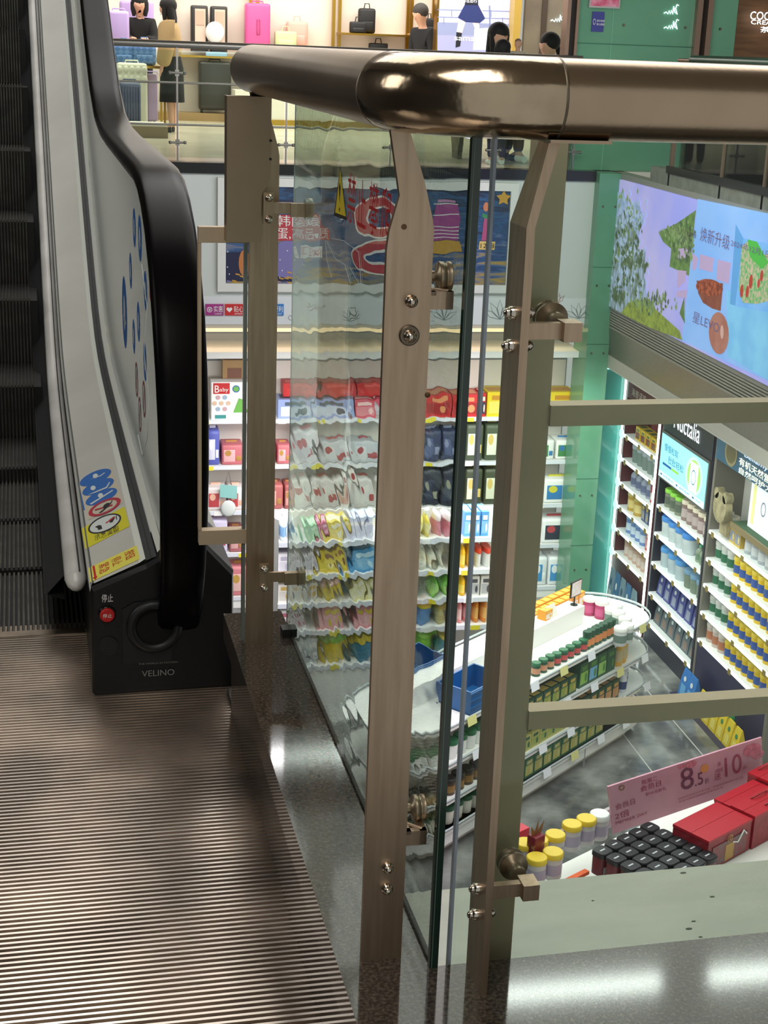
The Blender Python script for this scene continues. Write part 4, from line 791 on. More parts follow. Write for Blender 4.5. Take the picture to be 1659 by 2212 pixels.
mb.pxpoly([(1004, 10), (1033, 10), (1048, 40), (1036, 50), (1006, 48), (989, 38)], 'y', YP-.005, M('pic_skirt', '28346c', .5, emit=.4)); mb.pxpoly([(1006, -20), (1032, -20), (1033, 11), (1004, 11)], 'y', YP-.006, M('pic_top', '1c2034', .5, emit=.2)); mb.pxpoly([(1032, 8), (1040, 10), (1043, 28), (1039, 29)], 'y', YP-.004, sk)
mb.build('girl_picture', lp)
mb = MB(); wc = M('pic_case', 'd8ecf0', .5, emit=.9); mb.pxpoly([(1025, 62), (1060, 60), (1064, 108), (1022, 108)], 'y', YP-.004, wc)
mb.pxpoly([(1056, 12), (1059, 12), (1060, 60), (1057, 60)], 'y', YP-.005, ls); mb.build('suitcase_picture', lp); mb = MB(); p = at(982, 87, 'y', YP-.006); mb.text('samsonite', tuple(p), X_, Z_, .62, .07, M('pic_white', 'ffffff', .5, emit=1)); mb.build('lettering', lp); mb = MB(); p = at(1000, 5, 'y', YP-.008); mb.text('自在出行 新品', tuple(p), X_, Z_, .34, .05, M('pic_white')); mb.build('lettering', lp)
mb = MB(); p, q = at(1106, 110, 'y', 22.2), at(1128, 0, 'y', 22.2); mb.box((p.x, 22.2, 0), (q.x, 22.5, 2.6), M('ochre_column', 'c0a04c', .4)); struct('wall_ochre_column', mb)
mb = MB(); p, q = at(1130, 110, 'y', 22.4), at(1262, 0, 'y', 22.4); mb.box((p.x, 22.4, 0), (q.x, 22.5, 2.6), M('dark_shop', '6e655a', .4, noise=1.5, col2='8a8272')); mb.box((p.x+.25, 22.37, 0), (p.x+.33, 22.4, 2.6), M('dark_mullion', '4a4038', .4)); mb.box((p.x+.62, 22.37, .0), (p.x+.68, 22.4, 2.6), M('pale_mullion', 'b8b09c', .4)); struct('wall_dark_shop', mb)
mb = MB(); p = at(1192, 48, 'y', 22.3); mb.tube([(p.x+u*.22, 22.36, p.z+v*.12) for u, v in ((1, 1), (.9, 1.1), (.8, .7), (.95, .1), (.75, .35), (.65, .9), (.62, .1), (.5, .5), (.45, .1), (.35, .45), (.28, .1), (.1, .3), (0, .15))], .008, neon, 5); mb.build('glowing_script', label='white glowing handwriting over the woman with the ponytail', cat='neon sign')
# ================================================================ LOWER SHOP
mb = MB(); mb.box((-3, 3, -5.1), (9, 16.5, -5), M('marble_floor', '56575a', .10, noise=2.6, col2='a2a3a0', spec=.6, ramp=(.38, .72)))
for x in (4.9, 5.5): mb.box((x, 8, -5.0), (x+.012, 15, -4.9985), M('floor_inlay', 'c9c9c6', .2))
struct('floor', mb)
mb = MB(); mb.box((6.35, 8.5, -5), (6.5, 15.8, -2.0), white_s); mb.box((5.63, 8.5, -2.12), (6.5, 15.86, -2.10), white_s); struct('wall_cabinets', mb)
PR = {}
def unit(kind, c1, c2='f0f0ee', c3='ffffff'):
    """one-metre cube sized goods of each kind, front towards -y, scaled where they stand"""
    k = (kind, c1, c2, c3)
    if k in PR: return PR[k]
    a, b, c = M('g_'+c1, c1, .45), M('g_'+c2, c2, .45), M('g_'+c3, c3, .4); mb = MB()
    if kind == 'carton':
        mb.box((-.5, -.5, 0), (.5, .5, 1), a); mb.box((-.42, -.508, .12), (.42, -.5, .62), b); mb.box((-.3, -.512, .68), (.3, -.5, .86), c); mb.box((-.42, -.3, 1), (.42, .3, 1.006), c)
        mb.disc((.2, -.514, .36), X_, Z_, .14, .18, c, 12)
    elif kind == 'pack':
        mb.box((-.5, -.5, 0), (.5, .5, .93), a, .1); mb.box((-.40, -.512, .15), (.12, -.49, .7), b, .01); mb.box((.17, -.51, .2), (.40, -.49, .42), c, .01); mb.box((-.25, -.03, .92), (.25, .03, 1.0), c); mb.disc((-.2, -.516, .55), X_, Z_, .15, .14, c, 12)
    elif kind == 'can':
        mb.lathe((0, 0, 0), [(.48, 0), (.5, .02), (.5, .80)], 18, a); mb.lathe((0, 0, 0), [(.503, .18), (.503, .60)], 18, b, cap=False); mb.lathe((0, 0, 0), [(.53, .80), (.53, .97), (.48, 1.0)], 18, c)
    elif kind == 'bottle':
        mb.lathe((0, 0, 0), [(.42, 0), (.5, .04), (.5, .62), (.40, .74), (.17, .84), (.15, .88)], 14, a); mb.lathe((0, 0, 0), [(.503, .15), (.503, .52)], 14, b, cap=False); mb.lathe((0, 0, 0), [(.2, .86), (.22, .88), (.2, 1.0)], 12, c)
    elif kind == 'tub':
        mb.lathe((0, 0, 0), [(.40, 0), (.46, .05), (.5, .70), (.48, .78)], 18, a); mb.lathe((0, 0, 0), [(.452, .15), (.487, .55)], 18, b, cap=False); mb.lathe((0, 0, 0), [(.53, .76), (.54, .9), (.50, 1.0)], 18, c)
    elif kind == 'pouch':
        mb.add([(-.5, -.45, 0), (.5, -.45, 0), (.5, .45, 0), (-.5, .45, 0), (-.48, -.3, .5), (.48, -.3, .5), (.48, .3, .5), (-.48, .3, .5), (-.40, -.04, 1), (.40, -.04, 1), (.40, .04, 1), (-.40, .04, 1)], [(3, 2, 1, 0), (0, 1, 5, 4), (1, 2, 6, 5), (2, 3, 7, 6), (3, 0, 4, 7), (4, 5, 9, 8), (5, 6, 10, 9), (6, 7, 11, 10), (7, 4, 8, 11), (8, 9, 10, 11)], a)
        mb.add([(-.3, -.43, .1), (.3, -.43, .1), (.28, -.325, .48), (-.28, -.325, .48)], [(0, 1, 2, 3)], b); mb.disc((0, -.25, .68), X_, (0, .5, 1), .16, .1, c, 12)
    elif kind == 'squarejar':
        n = 20; sq = lambda r, q=.55: [(r*math.copysign(abs(math.cos(2*math.pi*i/n))**q, math.cos(2*math.pi*i/n)), r*math.copysign(abs(math.sin(2*math.pi*i/n))**q, math.sin(2*math.pi*i/n))) for i in range(n)]
        mb.prism(sq(.45), 'z', 0, .8, a, True); mb.prism(sq(.5), 'z', .8, .97, b, True); mb.prism(sq(.46), 'z', .97, 1, b); mb.box((-.2, -.05, 1.0), (.2, .05, 1.006), c); mb.box((-.3, -.46, .1), (.3, -.45, .4), c)
    nm = {'carton': 'carton', 'pack': 'soft_pack', 'can': 'tin', 'bottle': 'bottle', 'tub': 'tub', 'pouch': 'pouch', 'squarejar': 'lidded_jar'}[kind]
    PR[k] = mb.build(nm, origin=(0, 0, 0)); PR[k]['category'] = nm.replace('_', ' '); return PR[k]
def put(kind, cols, fr, p, size, label, group, rz=0): return place(unit(kind, *cols), fr, p, rz, label, group, size)

# ---- shelf unit along the far wall
def shelf_unit(label, x0, x1, y0, y1, zs, ztop, fr='far', base=True, tags=True, lit=None):
    t = thing('shelf_unit', label, 'shelf', ((x0+x1)/2, (y0+y1)/2, -5 if fr == 'far' else 0), fr); f0 = -5 if fr == 'far' else 0
    mb = MB(); mb.box((x0, y1-.03, f0), (x1, y1, ztop), M('shelf_back', 'e4dfd8', .6)); mb.box((x0, y0, f0), (x1, y1-.03, zs[-1]-.03), white_s); mb.build('carcass', t)
    for i, z in enumerate(zs):
        mb = MB(); mb.box((x0, y0, z-.03), (x1, y1-.03, z), white_s); s_ = mb.build('shelf_board', t)
        mb = MB(); mb.box((x0, y0-.012, z-.045), (x1, y0, z), M('price_rail', 'dfe3ee', .3)); mb.build('price_rail', s_)
        if tags:
            n = int((x1-x0)/.42)
            for k in range(n):
                x = x0+.18+.42*k+random.uniform(-.08, .08); mb = MB(); mb.box((x-.045, y0-.016, z-.05), (x+.045, y0-.0125, z-.005), M('tag_yellow', 'e6d83a', .5) if (k+i) % 3 else txt_w); mb.build('price_tag', s_)
    return t
ZS = [-2.775, -3.30, -3.83, -4.33, -4.86]
su = shelf_unit('white wall shelf unit along the back wall under the far balcony', -.6, 5.42, 15.9, 16.34, ZS, -2.2)
ordn = ['top', 'second', 'third', 'fourth', 'bottom']
def row(r, kind, cols, spans, hpx_top, what, depth=.3, y=15.92, zs=ZS, unitname='back wall shelf', dy=0):
    """spans: list of (px0, px1); hpx_top: photo row of the top edge"""
    for a, b in spans:
        z = zs[r]; rowy = 915
        # bottom photo row for this shelf height at this place
        pa = None
        for it in range(3): pass
        ya = y+dy
        xa, xb = at(a, PXROW[r], 'y', ya).x, at(b, PXROW[r], 'y', ya).x
        h_ = at((a+b)/2, hpx_top, 'y', ya).z-z; w_ = abs(xb-xa)-.006
        put(kind, cols, 'far', ((xa+xb)/2, ya+depth/2, z), (w_, depth, max(.05, h_)), f'{what} on the {ordn[r]} {unitname}', f'{what}s, {ordn[r]} {unitname}')
PXROW = [905, 1003, 1100, 1192, 1290]
bb = thing('toy_box', 'white picture box with red Baby logo on the top back wall shelf', 'box', (at(491, 914, 'y', 15.92).x, 16.0, ZS[0]))
p, q = at(457, 914, 'y', 15.9), at(558, 826, 'y', 15.9); mb = MB(); mb.box((p.x, 15.92, ZS[0]), (q.x, 16.1, q.z), M('box_white', 'f2f2f0', .4)); mb.build('box_body', bb)
mb = MB(); w_, h_ = q.x-p.x, q.z-ZS[0]; mb.box((p.x+.02, 15.915, q.z-.13), (p.x+.20, 15.92, q.z-.01), txt_r); mb.text('B', (p.x+.035, 15.912, q.z-.115), X_, Z_, .05, .08, txt_w); mb.text('aby', (p.x+.09, 15.912, q.z-.115), X_, Z_, .095, .055, txt_w); mb.build('logo_panel', bb)
mb = MB(); mb.disc((p.x+.27, 15.913, q.z-.075), X_, Z_, .04, .04, blue, 18, .75); mb.disc((p.x+.27, 15.914, q.z-.075), X_, Z_, .03, .03, M('toy_green', '6ab04c'), 12)
for k in range(7): a = 2*math.pi*k/6; mb.disc((p.x+.11+(.075*math.cos(a) if k < 6 else 0), 15.913, q.z-.235+(.075*math.sin(a) if k < 6 else 0)), X_, Z_, .025, .025, M('toy_%d' % (k % 3), ('d8b8a0', '9ab0c8', 'c8a0a8')[k % 3]), 12)
mb.prism([(p.x+.24, q.z-.34), (p.x+.40, q.z-.34), (p.x+.36, q.z-.2), (p.x+.30, q.z-.18)], 'y', 15.912, 15.915, M('toy_green')); mb.box((p.x+.04, 15.914, ZS[0]+.01), (p.x+.16, 15.92, ZS[0]+.05), M('toy_teal', '3a9090')); mb.build('toy_pictures', bb)
put('carton', ('b08a58', 'a07848', '7c4a34'), 'far', (at(505, 825, 'y', 16.2).x, 16.22, ZS[0]), (.26, .2, .62), 'brown cardboard carton behind the white Baby box', None)
row(0, 'carton', ('8fa0d0', 'c9d2e6', '4a5868'), ((600, 674), (676, 760)), 863, 'lilac blue carton with shoe window', .3)
row(0, 'carton', ('d0566a', 'e08a96', 'f0c8c8'), ((764, 818),), 863, 'pink carton beside the lilac blue cartons', .3)
for i, (a, b) in enumerate(((614, 688), (690, 774), (776, 850))):
    x = (at(a, 860, 'y', 16.0).x+at(b, 860, 'y', 16.0).x)/2; put('carton', ('b81c20', 'c42226', 'd84a48'), 'far', (x, 16.15, ZS[0]+.225), (.40, .25, .15), 'long red carton stacked on the lilac blue cartons', 'long red cartons on top')
    put('carton', ('c8ccd8', 'b8bccb', 'd8dae2'), 'far', (x, 16.2, ZS[0]), (.38, .2, .22), 'pale carton hidden under the long red cartons', 'pale cartons under the red ones')
row(0, 'carton', ('c0282c', '9c2024', 'd89060'), ((917, 975), (977, 1034)), 852, 'deep red gift carton', .3)
row(0, 'carton', ('c8202a', '2c3050', 'f0e8d8'), ((1036, 1048),), 850, 'narrow red carton with figures', .3)
row(0, 'carton', ('e6c81e', 'e8d868', 'c88c28'), ((1050, 1100), (1130, 1180), (1184, 1240)), 847, 'yellow carton', .32)
row(1, 'pack', ('5a62b4', 'd8d8ee', 'f0f0f8'), ((448, 475),), 925, 'blue and white nappy pack at the left end', .3)
row(1, 'pack', ('c87078', 'e8b0b4', 'b88a48'), ((478, 526), (560, 596), (598, 628)), 958, 'rose pink pack with gold bow', .3)
row(1, 'pack', ('e4e0e8', 'd8d4e0', 'c86a78'), ((633, 686),), 925, 'tall white nappy pack with heart', .3)
row(1, 'pack', ('c4c8d0', 'd8dade', 'a84850'), ((690, 756), (760, 818)), 950, 'silvery grey pack with baby picture', .3)
row(1, 'pack', ('3c4464', '5a648c', '8890b0'), ((915, 948), (950, 990)), 925, 'navy nappy pack', .3)
row(1, 'pack', ('4c5844', 'e4e8d4', 'd8c070'), ((1004, 1042), (1045, 1085), (1088, 1120)), 912, 'dark green pack with white leaves', .3)
row(1, 'pack', ('eceeec', '4a8a50', '3a7ab0'), ((1160, 1196), (1199, 1240)), 948, 'white tissue pack with green hills', .3)
row(2, 'pack', ('e8dcdc', 'c04a50', 'e8b8a0'), ((446, 490), (492, 528)), 1050, 'white and rose pack behind the hanging tag', .3)
row(2, 'pack', ('b86868', 'e0a8a0', 'b88850'), ((570, 612), (614, 634)), 1044, 'rose pack with gold bow', .3)
row(2, 'pack', ('dcd8d6', 'e8e6e2', 'b4484c'), ((636, 668), (674, 734), (762, 815)), 1030, 'cream white nappy pack', .3)
row(2, 'carton', ('f0e8e4', 'd8a898', 'a83a40'), ((738, 759),), 1018, 'slim carton with baby photo', .3)
row(2, 'pack', ('2e3242', '3c4258', '9a9a88'), ((912, 952), (954, 990)), 1010, 'charcoal nappy pack', .3)
row(2, 'pack', ('444c38', 'dfe2c8', 'd8c070'), ((1002, 1040), (1043, 1082)), 1008, 'olive pack with white leaves', .3)
row(2, 'pack', ('eef0ee', '3a82c0', 'd8d040'), ((1172, 1236),), 1032, 'white pack with blue stripe', .3)
row(3, 'pack', ('d4cce8', 'eae4f0', 'b86070'), ((446, 492),), 1118, 'lilac and white pack', .3)
row(3, 'pack', ('b46c70', 'dcaaa8', 'b88850'), ((495, 526),), 1140, 'old rose pack', .3)
row(3, 'pack', ('e8e4e0', 'dcd6d2', '443034'), ((600, 632), (640, 668), (672, 712)), 1115, 'white pack with child picture', .3)
row(3, 'pack', ('f0f2f4', '303848', 'c04a50'), ((1168, 1230),), 1118, 'white stack of packs with dark print', .3)
row(4, 'pack', ('d8848c', 'ecc0bc', 'c8a050'), ((495, 545), (548, 590)), 1220, 'rose pack with gold handle', .3)
row(4, 'pack', ('eef2f6', '4a9ad8', 'f0f4f8'), ((1150, 1178), (1180, 1222)), 1200, 'white and blue carton pack', .3)
tg_ = thing('hanging_tag', 'teal hanging card with white pad pouch in front of the third shelf', 'hanging tag', (at(495, 1050, 'y', 15.86).x, 15.86, at(495, 1110, 'y', 15.86).z))
mb = MB(); mb.pxpoly([(475, 1046), (512, 1050), (512, 1078), (475, 1074)], 'y', 15.86, M('tag_teal', '8cc4c0', .5)); mb.build('card', tg_)
mb = MB(); c_ = at(493, 1098, 'y', 15.865); mb.ball(tuple(c_), (.085, .02, .095), M('pad_white', 'd4dad8', .5), 14, 10); mb.build('pad', tg_)
mb = MB(); mb.tube([at(x, y, 'y', 15.865) for x, y in ((486, 1047), (494, 1018), (500, 1048))], .003, txt_k, 4); mb.build('string', tg_)

# ---- free-standing gondola in the middle
GZ = [-3.165, -3.486, -3.767, -4.047, -4.403]
gd = shelf_unit('white free standing shelf unit in the middle of the lower shop', 1.63, 3.92, 12.8, 13.25, GZ, -3.0)
mb = MB(); mb.prism([(1.63, 12.8), (1.60, 12.86), (1.59, 13.0), (1.60, 13.19), (1.63, 13.25)], 'z', -5, -2.95, white_s); mb.build('end_panel', gd)
ordn2 = ['first', 'second', 'third', 'fourth', 'fifth']
def grow(r, kind, cols, spans, h_, what, depth=.26):
    for a, b in spans:
        ya = 12.83; xa, xb = at(a, (1168, 1239, 1300, 1360, 1435)[r], 'y', ya).x, at(b, (1168, 1239, 1300, 1360, 1435)[r], 'y', ya).x
        put(kind, cols, 'far', ((xa+xb)/2, ya+depth/2, GZ[r]), (abs(xb-xa)-.006, depth, h_), f'{what} on the {ordn2[r]} shelf of the middle unit', f'{what}s, {ordn2[r]} shelf of the middle unit')
grow(0, 'bottle', ('e4eaf2', '8ab4e0', 'f4f4f4'), ((604, 622), (624, 642)), .26, 'white bottle')
grow(0, 'carton', ('9ad4a4', 'b4e0bc', 'd8f0dc'), ((662, 684),), .15, 'small mint green carton'); grow(0, 'carton', ('d05a8c', 'e08ab0', 'f0c0d8'), ((686, 706),), .17, 'small magenta carton')
grow(0, 'carton', ('e4cc4c', 'ecd97c', 'f0ecd0'), ((708, 748),), .18, 'pale yellow carton'); grow(0, 'carton', ('d8dcf4', 'c8ccec', 'f0f0ff'), ((752, 770), (772, 790), (792, 810)), .22, 'lilac white carton')
grow(0, 'bottle', ('e8d860', 'f0e8a8', 'f0f0f0'), ((900, 916), (918, 934)), .24, 'yellow bottle'); grow(0, 'tub', ('e090a0', 'f0c0c8', 'f4e4e8'), ((938, 958), (960, 980)), .2, 'pink tub')
grow(0, 'carton', ('5aa0e0', '88c0f0', 'f4f8ff'), ((1000, 1018), (1019, 1036), (1037, 1054)), .24, 'sky blue carton with white top')
grow(1, 'carton', ('ece8ee', 'd8d4e0', 'b8b4c8'), ((600, 628), (630, 656), (658, 686)), .2, 'plain white carton'); grow(1, 'carton', ('e4c810', 'f0dc50', '8c5a2c'), ((690, 741),), .22, 'yellow carton with brown ears')
grow(1, 'bottle', ('e8e8f0', 'c8d8f0', 'f8f8f8'), ((744, 758),), .24, 'slim white bottle'); grow(1, 'carton', ('4a9ad0', '7ab8e4', 'b8dcf0'), ((760, 815),), .22, 'wide blue carton')
grow(1, 'bottle', ('d8d8c8', 'e8e8d8', 'f4f4ec'), ((904, 922), (924, 942), (944, 962)), .22, 'milky bottle'); grow(1, 'bottle', ('eebc1c', 'f4d860', 'f8f0d0'), ((992, 1008), (1010, 1024)), .25, 'yellow shampoo bottle'); grow(1, 'tub', ('e8e8e8', 'c8d0c8', 'e04830'), ((1026, 1042), (1044, 1062)), .19, 'white tub with red lid')
grow(2, 'carton', ('e6e2dc', 'd4d0cc', 'c8a860'), ((600, 630), (632, 660), (662, 688)), .18, 'cream carton'); grow(2, 'tub', ('e0c820', 'f0e070', 'e8b8b0'), ((692, 740),), .2, 'yellow tub with pink lid'); grow(2, 'carton', ('e8e0a0', 'f0ecc4', 'f8f4e0'), ((760, 786), (788, 814)), .2, 'pale lemon carton')
grow(2, 'bottle', ('7cc84c', 'b0e080', 'e8f0e0'), ((930, 950), (952, 972)), .22, 'green bottle'); grow(2, 'bottle', ('eebc1c', 'f4d860', 'f8f0d0'), ((990, 1008),), .22, 'yellow duck bottle'); grow(2, 'carton', ('e4e2e0', 'b8b8bc', '50505a'), ((1012, 1034), (1036, 1060)), .2, 'white carton with grey print')
grow(3, 'carton', ('f0eef0', 'd8c8d0', 'c07080'), ((604, 630), (632, 660)), .2, 'white carton with rose print'); grow(3, 'carton', ('e49aa4', 'eeb8bc', 'e4cc3c'), ((692, 742), (768, 815)), .22, 'rose carton with yellow print')
grow(3, 'tub', ('6a9ad8', 'a8c4e8', 'e8d838'), ((900, 934),), .22, 'blue tub with yellow lid'); grow(3, 'tub', ('c8c07c', 'dcd8a8', 'b8a040'), ((938, 972),), .22, 'khaki tub'); grow(3, 'bottle', ('f0a0a0', 'f8d0d0', 'fff0f0'), ((986, 1000), (1002, 1016)), .28, 'pink lotion bottle'); grow(3, 'bottle', ('f09838', 'f8c070', 'f0e0d0'), ((1020, 1036), (1038, 1054)), .3, 'orange lotion bottle')
grow(4, 'carton', ('dfe2e6', 'b8bcc4', 'f4f4f4'), ((630, 658), (660, 690)), .26, 'silver white carton'); grow(4, 'tub', ('e8cc14', '5a8a9c', '8ccc3c'), ((694, 748),), .28, 'big yellow tub with green lid'); grow(4, 'tub', ('3a86a8', 'e8d040', 'e8d040'), ((756, 812),), .26, 'blue tub with yellow rim')
grow(4, 'tub', ('8cd83c', 'b8e878', 'a0e050'), ((894, 938),), .28, 'bright green tub'); grow(4, 'tub', ('3a9ab4', '70c0d0', 'e8d040'), ((942, 978),), .24, 'teal tub')

# ---- wall cabinets on the right: open boxes with their front at x = 5.95
def cabinet(label, y0, y1, zs, ztop, col, fcol, side=.04, inner='f0f2f4'):
    t = thing('display_cabinet', label, 'cabinet', (6.12, (y0+y1)/2, -5)); m = M('cab_'+col, col, .4); im = M('cabin_'+inner, inner, .4)
    mb = MB(); mb.box((5.95, y0, -5), (6.3, y0+side, ztop), m); mb.box((5.95, y1-side, -5), (6.3, y1, ztop), m); mb.box((6.27, y0, -5), (6.3, y1, ztop), im); mb.box((5.95, y0, ztop-.04), (6.3, y1, ztop), m)
    mb.box((5.952, y0+side, -5), (6.27, y1-side, zs[-1]-.04), M('cab_'+fcol, fcol, .4)); mb.build('carcass', t)
    for z in zs:
        mb = MB(); mb.box((5.955, y0+side, z-.025), (6.27, y1-side, z), M('glass_shelf', 'f4f8fa', .3)); s_ = mb.build('shelf_board', t)
        mb = MB(); mb.box((5.945, y0+side, z-.035), (5.955, y1-side, z-.004), M('shelf_led', 'f0f8ff', .4, emit=1.1)); mb.build('light_strip', s_)
        for k in range(3): y_ = y0+.15+(y1-y0-.3)*k/2; mb = MB(); mb.box((5.938, y_-.03, z-.055), (5.9445, y_+.03, z-.0), M('tag_brown', '8c7a3c', .5)); mb.build('price_tag', s_)
    return t
def crow(z, y_list, kind, cols, w_, h_, what, cab, x=6.06, d=None):
    for y_ in y_list: put(kind, cols, 'far', (x, y_, z), (w_, d or w_, h_), f'{what} {cab}', f'{what}s {cab}', R(-90))
def ys(a, b, n): return [a+(b-a)*(i+.5)/n for i in range(n)]
AZ = [-2.92, -3.205, -3.49, -3.77, -4.05, -4.335]
ca = cabinet('maroon wall cabinet outlined by a bright white light tube', 14.56, 15.66, AZ, -2.24, '4e1f24', '4a1c22', inner='8a4a48')
lt = M('led_tube', 'f4fcff', .4, emit=4)
mb = MB(); mb.tube([(5.935, 15.67, -4.98), (5.935, 15.67, -2.27), (5.935, 14.55, -2.27), (5.935, 14.55, -4.98), (5.935, 15.67, -4.98)], .014, lt, 6); mb.build('light_tube', ca, label='bright white light tube')
mb = MB(); mb.box((5.94, 14.60, -2.48), (5.96, 15.6, -2.30), M('maroon_sign', '5c2428', .5)); mb.text('海普诺凯 1897', (5.932, 15.45, -2.43), (0, -1, 0), Z_, .72, .09, M('sign_letter', 'cfc0b8', .5)); mb.build('header_sign', ca)
for z in AZ: mb = MB(); mb.lathe((5.93, 15.62, z+.0), [(.055, 0), (.055, -.02)], 20, M('round_lit', 'd8f8fa', .4, emit=.9), 'x'); mb.build('round_tab', ca)
crow(AZ[0], ys(14.75, 15.4, 4), 'carton', ('c8a828', '7a2c28', '5a6840'), .13, .15, 'small yellow and red carton', 'on the top shelf of the maroon cabinet')
crow(AZ[1], ys(14.7, 15.5, 5), 'tub', ('6c7c78', '4c7460', '98a0a8'), .13, .21, 'green tub', 'on the second shelf of the maroon cabinet')
crow(AZ[2], ys(14.85, 15.5, 4), 'bottle', ('8c94a8', '5c6484', 'b0a8b8'), .11, .21, 'grey blue bottle', 'on the third shelf of the maroon cabinet'); crow(AZ[2], [14.78], 'can', ('b02c2c', 'd8d0c8', '901c1c'), .12, .19, 'red tin', 'on the third shelf of the maroon cabinet')
crow(AZ[3], ys(15.1, 15.5, 2), 'can', ('b89840', 'd8c480', 'c8b878'), .15, .22, 'gold tin', 'on the fourth shelf of the maroon cabinet'); crow(AZ[3], ys(14.7, 15.05, 3), 'carton', ('4a5478', '8890a8', 'c8a850'), .09, .2, 'navy carton', 'on the fourth shelf of the maroon cabinet')
crow(AZ[4], ys(14.9, 15.5, 4), 'can', ('6888c0', 'c8d8ec', '88a8d0'), .12, .21, 'blue tin', 'on the fifth shelf of the maroon cabinet'); crow(AZ[4], ys(14.68, 14.85, 1), 'carton', ('c03038', 'e0a0a0', 'd8c8c0'), .11, .22, 'red carton', 'on the fifth shelf of the maroon cabinet')
crow(AZ[5], ys(14.68, 15.5, 6), 'can', ('c8a898', 'd8c8c0', 'b0907c'), .11, .2, 'beige tin', 'on the sixth shelf of the maroon cabinet')
crow(-5+.48, [], 'pouch', ('4878a8',)*3, .2, .3, '', '')
mb = MB(); mb.box((5.94, 14.6, -4.92), (5.95, 15.6, -4.80), M('red_patterned', 'a83838', .5, noise=30, col2='e0d0c0')); mb.build('front_bin', ca)
for i, y_ in enumerate(ys(14.65, 15.55, 5)): put('pouch', (('4878a8', 'a8c0d0', 'e8f0f0') if i % 2 else ('7c98a8', 'c8d8dc', '3c5c88')), 'far', (5.90, y_, -5+.001), (.16, .07, .50), 'blue pouch standing at the foot of the maroon cabinet', 'blue pouches at the foot of the maroon cabinet', R(-90))
BZ = [-3.40, -3.715, -4.055, -4.41, -4.745]
cb_ = cabinet('navy wall cabinet with lit blue screen under glowing white header letters', 13.13, 14.49, BZ, -2.19, '1e2030', '1c1e34')
mb = MB(); mb.box((5.94, 13.15, -2.56), (5.97, 14.47, -2.20), M('cab_header', '20222e', .4)); mb.text('Nuctalia', (5.932, 14.16, -2.475), (0, -1, 0), Z_, .68, .19, M('letter_lit', 'f4f4ff', .4, emit=2)); mb.build('header_sign', cb_)
mon = MB(); mon.box((5.93, 13.17, -3.09), (5.96, 14.46, -2.57), M('monitor_rim', '6c6a68', .3, .5)); mo = mon.build('monitor', cb_)
mb = MB(); mb.box((5.925, 13.20, -3.07), (5.93, 14.43, -2.60), M('mon_blue', '8fdcf4', .5, emit=1.0)); mb.box((5.9235, 13.20, -3.07), (5.925, 14.43, -3.005), M('mon_pale', 'c8e8fc', .5, emit=1.0)); mb.build('lit_picture', mo)
mb = MB(); mk = M('mon_text', '2a6a90', .5, emit=.3); mb.text('慢慢松软', (5.922, 14.33, -2.76), (0, -1, 0), Z_, .38, .08, mk); mb.text('肚肚轻松', (5.922, 14.20, -2.87), (0, -1, 0), Z_, .42, .08, mk); mb.box((5.922, 14.1, -2.92), (5.923, 14.34, -2.895), blue); mb.box((5.922, 13.9, -2.92), (5.923, 14.09, -2.895), M('mon_green', '8cc83c', .5, emit=.6)); mb.text('● 轻松配方   ● 温和营养   ● 守护', (5.922, 14.38, -3.045), (0, -1, 0), Z_, 1.1, .025, mk)
mb.disc((5.922, 13.50, -2.82), (0, 1, 0), Z_, .22, .2, M('mon_ring', 'b0f0f0', .5, emit=1), 26); mb.disc((5.921, 13.50, -2.82), (0, 1, 0), Z_, .17, .17, M('mon_leaf', '9ad860', .5, emit=.8), 22); mb.box((5.918, 13.40, -2.98), (5.920, 13.60, -2.68), M('mon_can', 'dff4f4', .5, emit=1)); mb.disc((5.917, 13.5, -2.83), (0, 1, 0), Z_, .06, .08, mk, 16, .85); mb.build('tin_picture', mo)
nb_ = 'in the navy cabinet'
crow(BZ[0], ys(13.98, 14.42, 3), 'can', ('7c8470', '5a6458', '8ed84a'), .135, .20, 'tin with lime lid on the first shelf', nb_); crow(BZ[0], ys(13.22, 13.95, 5), 'can', ('8a7470', 'b8a8a8', 'e8dcc8'), .13, .22, 'brown tin with cream lid on the first shelf', nb_)
crow(BZ[1], ys(13.62, 14.40, 4), 'tub', ('c8d4d8', '6888a0', '4a90e0'), .18, .22, 'white tub with blue lid on the second shelf', nb_); crow(BZ[1], ys(13.2, 13.5, 3), 'bottle', ('8c9c88', '6c8870', '70d0a0'), .10, .18, 'pale bottle with mint cap on the second shelf', nb_)
crow(BZ[2], ys(13.75, 14.38, 3), 'tub', ('b8c8d0', '688ca0', '58a0e4'), .16, .22, 'white tub with blue lid on the third shelf', nb_); crow(BZ[2], ys(13.2, 13.7, 3), 'tub', ('788878', '6c7460', '78a0c0'), .15, .2, 'grey green tub on the third shelf', nb_)
crow(BZ[3], ys(13.22, 14.42, 6), 'pouch', ('404890', '9098b0', 'c8d0d8'), .17, .26, 'indigo pouch on the fourth shelf', nb_, d=.1); crow(BZ[4], ys(13.22, 14.42, 6), 'pouch', ('5c6c74', '8c7870', 'd0dce0'), .18, .25, 'grey pouch on the fifth shelf', nb_, d=.1)
CZ = [-3.235, -3.525, -3.80, -4.095, -4.39]
cc_ = cabinet('grey wall cabinet with blue header and yellow tins cut by the picture edge', 11.4, 13.11, CZ, -2.16, '77736a', '242048', side=.05, inner='dcdcd6')
